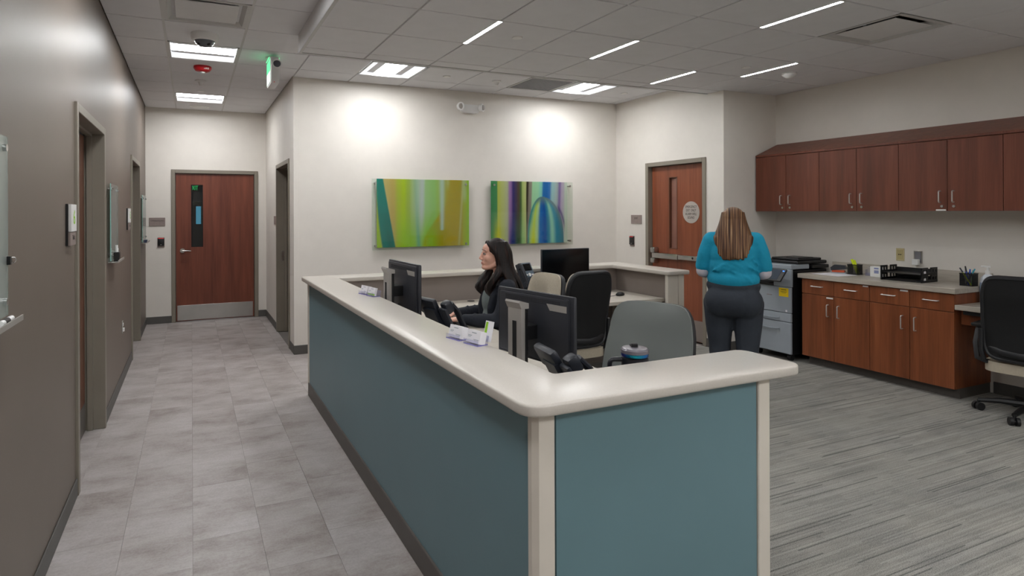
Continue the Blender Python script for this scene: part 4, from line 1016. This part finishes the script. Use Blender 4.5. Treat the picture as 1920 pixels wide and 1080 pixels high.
def phone(loc, rz, label, m, tilt=50):
    """local -y is the user's side"""
    t = thing('desk_phone', label, 'telephone', loc, rz, 'office telephones')
    R = Matrix.Translation((0, 0, .03)) @ Matrix.Rotation(math.radians(tilt), 4, 'X')
    MB().box(-.11, .11, -.10, .10, .0, .02, .006).xf(Matrix.Translation((0, .03, 0))).build('base', m, t, True)
    MB().prism([(-.06, .02), (.02, .02), (.10, .17), (.07, .18)], 'x', -.05, .05).build('stand', m, t)
    bd = MB().box(-.055, .115, -.09, .13, .0, .03, .008).xf(R).build('body', m, t, True)
    MB().box(-.045, .105, .04, .12, .03, .0325).xf(R).build('screen', mSCRN, t)
    ds = MB().box(-.05, .11, .125, .215, -.012, .02, .012).xf(R).build('display_hood', m, t, True)
    k = MB()
    for i in range(3):
        for j in range(4): k.box(-.02+i*.03, .0+i*.03, -.08+j*.02, -.066+j*.02, .03, .034, .002, 1)
    k.xf(R).build('keypad', mSILV if m is mPHONE2 else mBLACK, t)
    MB().cone((.03, .02, .03), (.03, .02, .035), .014).xf(R).build('nav_button', mWHITE if m is mPHONE2 else mBLACK2, t)
    h = MB().box(-.12, -.062, -.06, .0, .012, .06, .014).box(-.12, -.062, .125, .19, .012, .06, .014).tube([(-.091, -.04, .06), (-.091, .01, .078), (-.091, .11, .078), (-.091, .165, .06)], .022, 10, flat=(.6, 1.1)).xf(R).build('handset', m, t, True)
    MB().box(-.125, -.058, -.09, .17, -.004, .014, .006).xf(R).build('cradle', m, t, True)
    P = []
    a = R @ Vector((-.091, -.1, .03))
    for i in range(90):
        s = i/89; c = a.lerp(Vector((-.03, -.17, .012)), s) + Vector((-.05*math.sin(PI*s), -.06*math.sin(PI*s), 0)); c.z = max(.014, c.z-.05*math.sin(PI*s))
        P.append(c+Vector((.008*math.cos(i*1.4), 0, .008*math.sin(i*1.4)+.002)))
    MB().tube(P, .0022, 5).build('coiled_cord', mBLACK, t)
    return t
p = phone((1.465, 2.105, DT), math.radians(82), 'navy black desk phone in the near corner of the reception counter', mPHONE, 60); p.scale = (1.15, 1.15, 1.15)
p = phone((1.47, 3.53, DT), math.radians(103), 'navy black desk phone in front of the seated woman', mPHONE, 62); p.scale = (1.2, 1.2, 1.25)
rs = tag(MB().box(-.15, .15, -.11, .11, 0, .085, .006).build('desk_riser', mBLACK, None, False, (2.88, 4.86, DT)), 'low black riser box under the slate desk phone', 'riser')
rs.rotation_euler = (0, 0, math.radians(20))
t = thing('desk_phone', 'slate grey desk phone with screen and keypad behind the seated woman', 'telephone', (2.90, 4.86, DT+.086), math.radians(18), 'office telephones')
Rm = Matrix.Translation((0, -.03, .02)) @ Matrix.Rotation(math.radians(62), 4, 'X')
MB().box(-.08, .08, -.09, .08, 0, .016, .006).build('base', mPHONE, t, True); MB().prism([(-.03, .016), (.03, .016), (.08, .17), (.05, .18)], 'x', -.05, .05).build('stand', mPHONE, t)
MB().box(-.075, .075, 0, .25, 0, .03, .008).xf(Rm).build('body', mPHONE2, t, True)
MB().box(-.05, .055, .165, .235, .03, .032).xf(Rm).build('screen', mSCRN, t)
MB().cone((.0, .125, .03), (.0, .125, .034), .017, n=20).box(-.055, -.028, .118, .132, .03, .033).box(.028, .055, .118, .132, .03, .033).xf(Rm).build('nav_button', mWHITE, t)
k = MB()
for i in range(3):
    for j in range(4): k.box(-.04+i*.029, -.018+i*.029, .022+j*.021, .037+j*.021, .03, .034, .002, 1)
k.box(.052, .066, .03, .05, .03, .034).xf(Rm).build('keypad', mBLACK, t)
MB().box(-.125, -.08, .0, .24, .005, .028, .008).build('cradle', mPHONE, t).data.transform(Rm)
MB().box(-.123, -.082, .0, .055, .02, .06, .012).box(-.123, -.082, .185, .24, .02, .06, .012).box(-.12, -.085, .02, .22, .05, .072, .01).xf(Rm).build('handset', mPHONE, t, True)
# tumbler
t = thing('tumbler', 'black insulated tumbler with a handle and iridescent band', 'tumbler', (1.53, 1.80, DT), math.radians(155))
MB().lathe([(.036, 0), (.037, .01), (.038, .09), (.05, .13), (.05, .27)], n=32).build('cup', mTUMB, t, True)
mIR, nt, bs = nodes_of('iridescent_band'); v = coords(nt, (14, 14, 1)); nt.links.new(ramp(nt, noise(nt, v, 1, 1), [(.3, '4a2a90'), (.5, '1f66a8'), (.7, '148a98')]), bs.inputs['Base Color']); bs.inputs['Metallic'].default_value = .8; bs.inputs['Roughness'].default_value = .2
MB().lathe([(.0502, .276), (.0505, .277), (.0505, .287), (.0502, .288)], n=32).build('band', mIR, t, True)
ld = MB().lathe([(.051, .288), (.051, .30), (.046, .306), (.03, .308)], n=32).build('lid', M('smoked_lid', '66626a', .3), t, True)
MB().box(-.012, .012, -.03, .004, .306, .316, .003).box(-.012, .012, -.012, .004, .31, .322, .003).build('spout_flap', mBLACK, ld)
MB().tube([(.046, 0, .262), (.078, 0, .262), (.087, 0, .260), (.092, 0, .255), (.094, 0, .246), (.094, 0, .154), (.092, 0, .145), (.087, 0, .140), (.078, 0, .138), (.046, 0, .138)], .009, 10, flat=(1, 1.2)).build('handle', mTUMB, t, True)
# card holders on the counter
def card_stand(loc, rz, label, green=False, ndeep=9):
    t = thing('card_holder', label, 'card holder', loc, rz, 'business card holders on the counter')
    T_ = Matrix.Rotation(math.radians(-14), 4, 'X')
    MB().box(-.047, .047, -.025, .03, 0, .003).box(-.047, .047, -.025, -.022, 0, .022).xf(Matrix.Identity(4)).build('tray', mACRY, t)
    MB().box(-.047, .047, -.0255, -.0225, 0, .004).box(.043, .047, -.02, .03, 0, .004).build('tinted_edge', mPURP, t)
    MB().box(-.047, .047, .024, .027, 0, .045).xf(T_).build('back_rest', mACRY, t)
    c = MB().box(-.0445, .0445, -.016, -.016+.0035*ndeep, .004, .056).xf(T_).build('card_stack', mPAPER, t)
    MB().box(-.014, .016, -.0166, -.016, .044, .0475).box(-.036, -.012, -.0166, -.016, .032, .0345).box(-.036, -.018, -.0166, -.016, .027, .0292).box(.003, .036, -.0166, -.016, .018, .0202).box(.008, .036, -.0166, -.016, .0135, .0155).xf(T_).build('printed_lines', mGREYP, t)
    if green: MB().box(-.0445, .0445, -.0168, -.0161, .004, .015).xf(T_).build('green_band', mGREENP, t)
    return t
HB = math.radians(-90-13)+PI*0
rzc = -PI/2+math.radians(13)
card_stand((1.075, 3.965, CT), rzc, 'farther pair of card holders, left one with a thick stack of white cards')
card_stand((1.095, 3.845, CT), rzc, 'farther pair of card holders, right one with a green banded card', True, 4)
card_stand((1.06, 2.395, CT), rzc, 'nearer pair of card holders, left one of white cards')
t3 = card_stand((1.085, 2.265, CT), rzc, 'nearer pair of card holders, right one with a tall green card behind')
MB().box(.0, .052, .036, .0385, .02, .105).xf(Matrix.Rotation(math.radians(-14), 4, 'X')).build('tall_card', mPAPER, t3)['label'] = 'upright white card with a green stripe'
MB().box(.004, .018, .0352, .036, .024, .1).xf(Matrix.Rotation(math.radians(-14), 4, 'X')).build('green_stripe', mGREENP, t3)
# papers, keyboard, mouse
def sheet(x, y, z, w_, l_, rz, label, m=mPAPER): tag(MB().box(-w_/2, w_/2, -l_/2, l_/2, 0, .0015).build('paper_sheet', m, None, False, (x, y, z)), label, 'paper').rotation_euler = (0, 0, rz)
sheet(2.62, 4.72, DT, .2, .28, .5, 'white paper on the back desk behind the seated woman')
sheet(1.42, 3.02, DT, .22, .3, .2, 'grey printed paper between the near monitor and the card holders', M('grey_print', 'a9a9b8', .7))
sheet(1.36, 2.86, DT+.002, .2, .26, -.3, 'white paper beside the stand of the near monitor')
sheet(1.33, 3.42, DT, .2, .26, .4, 'white papers beside the desk phone of the seated woman')
sheet(1.50, 4.22, DT, .2, .28, .2, 'white paper on the corner of the reception desk')
t = thing('keyboard', 'black keyboard under the hands of the seated woman', 'keyboard', (1.77, 4.03, DT), math.radians(74))
MB().box(-.21, .21, -.065, .065, 0, .016, .004).build('case', mBLACK, t)
kb = MB()
for j in range(5):
    for i in range(15): kb.box(-.2+i*.0267, -.2+i*.0267+.022, -.055+j*.022, -.055+j*.022+.018, .016, .021)
kb.build('keys', mBLACK2, t)['kind'] = 'stuff'
t = thing('computer_mouse', 'black computer mouse on the right end of the back desk', 'computer mouse', (3.82, 4.70, DT), math.radians(-70))
MB().ell((0, 0, .012), (.034, .06, .022), 20).build('shell', mBLACK, t, True); MB().box(-.003, .003, -.05, -.02, .029, .034, .001).build('wheel', mBLACK2, t)
MB().tube([(0, -.058, .01), (-.03, -.14, .004), (-.02, -.22, .004), (.02, -.3, .004)], .0025, 6).build('cable', mBLACK, t)

# ------------------------------------------------------------------ people
def remesh(b, voxel, name, m, parent, smooth=4):
    me = bpy.data.meshes.new('tmp'); b.bm.to_mesh(me); b.bm.free()
    o = bpy.data.objects.new('tmp', me); COL.objects.link(o)
    r = o.modifiers.new('r', 'REMESH'); r.mode = 'VOXEL'; r.voxel_size = voxel; r.use_smooth_shade = True
    if smooth: s = o.modifiers.new('s', 'SMOOTH'); s.iterations = smooth; s.factor = .5
    out = bpy.data.meshes.new_from_object(o.evaluated_get(bpy.context.evaluated_depsgraph_get()))
    bpy.data.objects.remove(o); bpy.data.meshes.remove(me)
    out.materials.clear(); out.materials.append(m); out.name = name
    out.polygons.foreach_set('use_smooth', [True]*len(out.polygons))
    q = bpy.data.objects.new(name, out); COL.objects.link(q); q.parent = parent; return q
def spl(P, r, n=4):
    P = [Vector(p) for p in P]; A, B = [], []
    for i in range(len(P)-1):
        p0, p1, p2, p3 = P[max(i-1, 0)], P[i], P[i+1], P[min(i+2, len(P)-1)]
        for k in range(n):
            t = k/n; A.append(.5*((2*p1)+(p2-p0)*t+(2*p0-5*p1+4*p2-p3)*t*t+(3*p1-p0-3*p2+p3)*t**3)); B.append(r[i]*(1-t)+r[i+1]*t)
    return A+[P[-1]], B+[r[-1]]
def hand(b, wrist, fwd, side, up, curl=.6, thumb_side=1):
    """palm + five bent fingers; fwd = pointing, side = towards the thumb, up = back of the hand"""
    W, F, S, U = Vector(wrist), Vector(fwd).normalized(), Vector(side).normalized(), Vector(up).normalized()
    P = lambda f, s, u: W+F*f+S*s+U*u
    b.chain([(P(0, 0, 0), .021), (P(.03, .008, 0), .019), (P(.075, .024, 0), .0125)], 8); b.chain([(P(0, 0, 0), .021), (P(.03, -.01, 0), .018), (P(.072, -.028, 0), .0115)], 8)
    b.chain([(P(.02, 0, 0), .02), (P(.078, 0, .002), .0125)], 8)
    for s, L in ((.029, .068), (.0095, .076), (-.011, .070), (-.031, .054)):
        a = P(.072, s, 0); d = F.copy(); pts = [(a, .0092)]
        for k, (seg, r) in enumerate(((.45, .0088), (.32, .0082), (.23, .0074))):
            ang = curl*(.55 if k == 0 else .95); ax = S
            d = (Matrix.Rotation(ang*(1 if S.cross(F).dot(U) < 0 else -1)*-1, 3, ax) @ d)
            if False: pass
            a = a+d*L*seg; pts.append((a, r))
        b.chain(pts, 8)
    b.chain([(P(.02, .024, -.004), .013), (P(.045, .046, -.012), .0105), (P(.07, .05, -.018), .0092), (P(.09, .046, -.022), .008)], 8)
def head(b, c, R):
    """c = head centre, R = rotation (local +x is where the face looks)"""
    Q = lambda x, y, z: Vector(c) + R @ Vector((x, y, z)); RR = R.to_4x4()
    b.ell(Q(-.014, 0, .032), (.094, .073, .086), 24, RR); b.ell(Q(.022, 0, -.012), (.066, .059, .098), 24, RR)
    b.ell(Q(.066, 0, -.093), (.024, .024, .020), 14, RR)
    for s in (-1, 1):
        b.chain([(Q(-.02, s*.05, -.055), .020), (Q(.03, s*.032, -.086), .019), (Q(.062, s*.01, -.096), .018)], 10)
        b.ell(Q(.052, s*.036, -.022), (.030, .024, .026), 14, RR); b.ell(Q(.066, s*.028, .030), (.018, .024, .012), 12, RR)
        b.ell(Q(.096, s*.011, -.034), (.010, .008, .008), 10, RR); b.ell(Q(-.008, s*.071, -.006), (.017, .009, .03), 12, RR)
    b.chain([(Q(.082, 0, .022), .008), (Q(.094, 0, -.006), .009), (Q(.104, 0, -.027), .010)], 10); b.ell(Q(.094, 0, -.032), (.013, .011, .009), 10, RR)
    b.ell(Q(.077, 0, -.060), (.016, .026, .020), 12, RR); b.ell(Q(.038, 0, .044), (.050, .057, .046), 20, RR); b.ell(Q(.062, 0, .014), (.018, .042, .03), 12, RR)
def face_parts(t, c, R):
    Q = lambda x, y, z: Vector(c) + R @ Vector((x, y, z)); RR = R.to_4x4()
    b = MB()
    b.tube([Q(.082, -.023, -.0620), Q(.0898, -.010, -.0585), Q(.091, 0, -.0595), Q(.0898, .010, -.0585), Q(.082, .023, -.0620)], [.001, .0036, .0032, .0036, .001], 8)
    b.tube([Q(.081, -.022, -.0635), Q(.0885, -.009, -.0668), Q(.0895, 0, -.067), Q(.0885, .009, -.0668), Q(.081, .022, -.0635)], [.001, .0042, .0046, .0042, .001], 8)
    b.build('lips', mLIP, t, True)
    for s in (-1, 1):
        e = MB().ell(Q(.0765, s*.031, .0065), (.0105, .0155, .0078), 14, RR).build('eye', mEYE, t, True)
        MB().ell(Q(.0845, s*.031, .0065), (.0045, .0068, .0068), 12, RR).build('iris', mIRIS, e, True)
        MB().tube([Q(.080, s*.0145, .0085), Q(.0865, s*.024, .0145), Q(.0865, s*.034, .0150), Q(.0755, s*.048, .0085)], [.001, .0024, .0026, .0012], 6).build('eyelid', mBROW, t, True)
        MB().tube([Q(.0865, s*.014, .034), Q(.0865, s*.026, .0365), Q(.080, s*.041, .035), Q(.070, s*.050, .030)], [.0012, .0022, .002, .0008], 6).build('eyebrow', mBROW, t, True)

# standing woman, seen from behind
t = thing('person', 'standing woman in a turquoise t-shirt and dark trousers, back turned', 'person', (3.97, 3.50, 0), math.radians(42))
R0 = Matrix.Rotation(0, 3, 'Z'); HC = (.03, 0, 1.465)
def arm_pts(s): return [((-.02, s*.155, 1.322), .066), ((-.015, s*.195, 1.22), .060), ((.0, s*.222, 1.075), .052)], [((.0, s*.222, 1.075), .048), ((.12, s*.195, 1.055), .042), ((.235, s*.13, 1.075), .03)]
b = MB(); head(b, HC, R0)
b.chain([((-.02, 0, 1.30), .075), ((-.01, 0, 1.39), .055), ((.0, 0, 1.42), .055)], 12)
b.ell((-.01, 0, 1.16), (.13, .17, .22), 20); b.ell((-.01, 0, .95), (.13, .16, .15), 20)
for s in (-1, 1):
    u_, f_ = arm_pts(s); b.chain([(p, r-.008) for p, r in u_], 10); b.chain([(p, r-.006) for p, r in f_], 10)
    hand(b, (.25, s*.115, 1.08), (.7, -s*.7, .1), (0, 0, 1), (.7, s*.7, 0), .7)
    b.chain([((-.005, s*.1, .82), .09), ((-.01+.03*s, s*.1, .47), .06), ((-.06+.065*s, s*.098, .09), .04)], 10)
remesh(b, .0055, 'body', mSKIN, t, 3)
face_parts(t, HC, R0)
b = MB()
b.ell((-.012, 0, 1.22), (.155, .185, .2), 24); b.ell((-.0, 0, 1.12), (.172, .19, .18), 24); b.ell((.0, 0, 1.02), (.185, .195, .12), 24)
b.ell((-.03, 0, 1.305), (.11, .18, .085), 20); b.chain([((-.025, -.12, 1.345), .052), ((-.02, 0, 1.38), .06), ((-.025, .12, 1.345), .052)], 12)
for s in (-1, 1):
    u_, f_ = arm_pts(s); b.chain([(u_[0][0], .073), (u_[1][0], .068), ((-.003, s*.22, 1.115), .062)], 12)
    b.ell((.09, s*.09, 1.2), (.095, .1, .1), 14)
# drapery folds
for k in range(16):
    a = random.uniform(-1.1, 1.1); z = random.uniform(1.0, 1.24); s = random.choice((-1, 1))
    b.tube([(-.170*math.cos(a*.9), .182*math.sin(a), z), (-.172*math.cos(a*.9+.12*s), .186*math.sin(a+.22*s), z-.015), (-.168*math.cos(a*.9+.3*s), .186*math.sin(a+.45*s), z-.04)], [.004, .0085, .004], 8)
o = remesh(b, .009, 'shirt', mTEE_S, t, 5)
# trim the hem flat
bm = bmesh.new(); bm.from_mesh(o.data); bmesh.ops.bisect_plane(bm, geom=bm.verts[:]+bm.edges[:]+bm.faces[:], plane_co=(0, 0, .965), plane_no=(0, .05, -1), clear_outer=True)
for s in (-1, 1): bmesh.ops.bisect_plane(bm, geom=bm.verts[:]+bm.edges[:]+bm.faces[:], plane_co=(0, 0, -5), plane_no=(0, 0, -1), clear_outer=True)
bm.to_mesh(o.data); bm.free()
MB().chain([((.0, 0, 0), .001)]).bm.free()
for s in (-1, 1):
    u_, f_ = arm_pts(s)
    remesh(MB().chain([((-.003, s*.22, 1.11), .054), ((.0, s*.222, 1.075), .055), ((.1, s*.206, 1.055), .05), ((.2, s*.155, 1.068), .042)], 12), .008, 'undersleeve', mLSLV, t, 3)
b = MB(); b.ell((-.0, 0, .965), (.175, .200, .10), 24); b.ell((-.03, 0, .85), (.185, .215, .14), 24)
for s in (-1, 1):
    b.ell((-.075, s*.095, .845), (.12, .115, .13), 18)
    fx = .05*s
    b.chain([((-.005, s*.105, .82), .118), ((.005+fx*.3, s*.105, .66), .105), ((-.01+fx*.6, s*.1, .47), .083), ((-.04+fx, s*.098, .28), .075), ((-.06+fx*1.3, s*.098, .075), .072)], 14)
o = remesh(b, .010, 'trousers', mPANTS, t, 5)
for s in (-1, 1):
    fx = .065*s
    MB().ell((.0+fx, s*.098, .035), (.13, .045, .05), 18).box(-.11+fx, .13+fx, s*.098-.042, s*.098+.042, .001, .02, .008).build('shoe', mSHOE, t, True)
b = MB(); H = Vector(HC)
b.ell(H+Vector((-.022, 0, .035)), (.103, .088, .093), 24); b.ell(H+Vector((-.045, 0, -.02)), (.085, .09, .11), 20)
for k in range(64):
    a = math.radians(62 + 236*(k+.5)/64 + random.uniform(-2, 2)); rr_ = random.uniform(.9, 1.0)
    c, s = math.cos(a), math.sin(a); back = max(0, -c)
    p0 = H+Vector((-.02+.07*c*rr_, .072*s, .085)); p1 = H+Vector((-.02+.098*c, .088*s, .0)); p2 = H+Vector((-.065+.09*c*rr_, .122*s, -.10))
    L = -.17-.105*sm(.25, .7, back)+random.uniform(-.015, .012)
    p3 = H+Vector((-.095+.10*c*rr_, (.135-.03*back)*s, L*.72)); p4 = H+Vector((-.115+.10*c*rr_, (.13-.028*back)*s+random.uniform(-.006, .006), L))
    b.tube(*spl([p0, p1, p2, p3, p4], [.014, .018, .019, .018, .009]), 6)
remesh(b, .005, 'hair', mHAIR1, t, 2)

# seated woman
t = thing('person', 'seated dark haired woman in a navy jacket typing at the counter desk', 'person', (2.10, 3.972, 0), math.radians(164))
HC = (.035, 0, 1.238)
b = MB(); head(b, HC, Matrix.Rotation(math.radians(-3), 3, 'Y'))
b.chain([((-.035, 0, 1.02), .062), ((-.012, 0, 1.09), .047), ((.0, 0, 1.15), .047)], 12)
b.ell((-.03, 0, .86), (.10, .15, .2), 18); b.ell((-.03, 0, .60), (.13, .17, .13), 18)
def arm2(s): return [((-.03, s*.155, 1.005), .052), ((.0, s*.215, .89), .045), ((.05, s*.235, .785), .04)], [((.05, s*.235, .785), .038), ((.18, s*.19, .785), .034), ((.295, s*.135, .79), .025)]
for s in (-1, 1):
    u_, f_ = arm2(s); b.chain(u_, 10); b.chain(f_, 10)
    hand(b, (.305, s*.131, .79), (.93, -s*.28, -.1), (.25, -s*.95, 0), (0, 0, 1), .35)
    b.chain([((0, s*.09, .56), .085), ((.42, s*.1, .54), .06), ((.40, s*.1, .10), .04)], 10)
remesh(b, .0045, 'body', mSKIN, t, 3)
face_parts(t, HC, Matrix.Rotation(math.radians(-3), 3, 'Y'))
b = MB(); b.ell((-.02, 0, .86), (.128, .165, .19), 20); b.ell((-.03, 0, .68), (.135, .175, .15), 20); b.ell((.02, 0, .9), (.085, .13, .1), 18)
b.chain([((-.045, -.13, 1.02), .055), ((-.05, 0, 1.05), .06), ((-.045, .13, 1.02), .055)], 12)
for s in (-1, 1):
    u_, f_ = arm2(s); b.chain([(p, r+.016) for p, r in u_], 12); b.chain([(f_[0][0], .056), (f_[1][0], .05), ((.275, s*.144, .789), .04)], 12)
    y_, dx = (.112, -.035) if s > 0 else (-.066, 0)
    b.tube([(.03+dx*.3, s*.075, 1.02), (.095+dx, y_*.95, .95), (.115+dx, y_, .86), (.11+dx, y_, .76), (.10+dx, y_, .62)], [.012, .028, .032, .03, .024], 10)
    for k in range(3): q = .3*k+.1; b.tube([(.06+.2*q, s*(.235-.09*q)-.045, .81), (.07+.2*q, s*(.235-.09*q), .838), (.06+.2*q, s*(.235-.09*q)+.045, .81)], [.003, .007, .003], 6)
remesh(b, .008, 'jacket', mJACK, t, 4)
remesh(MB().ell((.05, .01, .9), (.082, .075, .12), 18).ell((.04, .015, .77), (.088, .08, .14), 18).chain([((.01, 0, 1.02), .05), ((.05, 0, .95), .06)], 12), .008, 'top', mTOP, t, 3)
b = MB()
for s in (-1, 1): b.chain([((-.02, s*.095, .575), .105), ((.22, s*.1, .572), .092), ((.43, s*.105, .555), .073), ((.42, s*.105, .3), .06), ((.40, s*.105, .09), .058)], 12)
b.ell((-.04, 0, .59), (.14, .185, .11), 18)
remesh(b, .010, 'trousers', mPANTS, t, 4)
for s in (-1, 1): MB().ell((.45, s*.105, .04), (.125, .042, .04), 18).box(.33, .57, s*.105-.04, s*.105+.04, .001, .018, .008).build('shoe', mSHOE, t, True)
b = MB(); H = Vector(HC)
b.ell(H+Vector((-.022, 0, .046)), (.093, .083, .083), 24); b.ell(H+Vector((-.058, 0, -.01)), (.066, .082, .10), 20)
for s in (-1, 1):
    b.tube(*spl([H+Vector((.052, s*.004, .106)), H+Vector((.050, s*.036, .088)), H+Vector((.026, s*.064, .056)), H+Vector((-.006, s*.077, .0)), H+Vector((-.016, s*.083, -.07))], [.007, .011, .016, .02, .018]), 8)
for k in range(44):
    a = math.radians(random.uniform(80, 280)); c, s = math.cos(a), math.sin(a); j = random.uniform(.9, 1.05)
    p0 = H+Vector((-.03+.06*c, .06*s, .10)); p1 = H+Vector((-.03+.09*c*j, .082*s, .02)); p2 = H+Vector((-.055+.08*c*j, .098*s, -.09))
    L = -.26-.05*random.random(); p3 = H+Vector((-.10+.09*c*j, .14*s, L*.75)); p4 = H+Vector((-.12+.10*c*j, .16*s, L))
    b.tube(*spl([p0, p1, p2, p3, p4], [.012, .018, .018, .015, .006]), 6)
for s in (-1, 1):       # front locks falling in soft curls over the chest
    for k in range(16):
        o_ = random.uniform(-.022, .022); q = random.uniform(-.015, .02); ph = random.uniform(0, 3)
        q -= .035 if s > 0 else 0; am = 1 if s > 0 else 1.7
        P = [H+Vector((-.012+q*.6, s*.075, .03)), H+Vector((-.005+q, s*.086, -.06)), H+Vector((.018+q, s*(.092+o_), -.13)), H+Vector((.05+q+.014*am*math.sin(ph), s*(.085+o_), -.19)), H+Vector((.075+q+.016*am*math.sin(ph+1.5), s*(.075+o_), -.245)), H+Vector((.068+q+.02*am*math.sin(ph+3), s*(.07+o_), -.30))]
        b.tube(*spl(P, [.012, .016, .017, .018, .017, .008]), 6)
remesh(b, .005, 'hair', mHAIR2, t, 2)
bpy.context.view_layer.update()
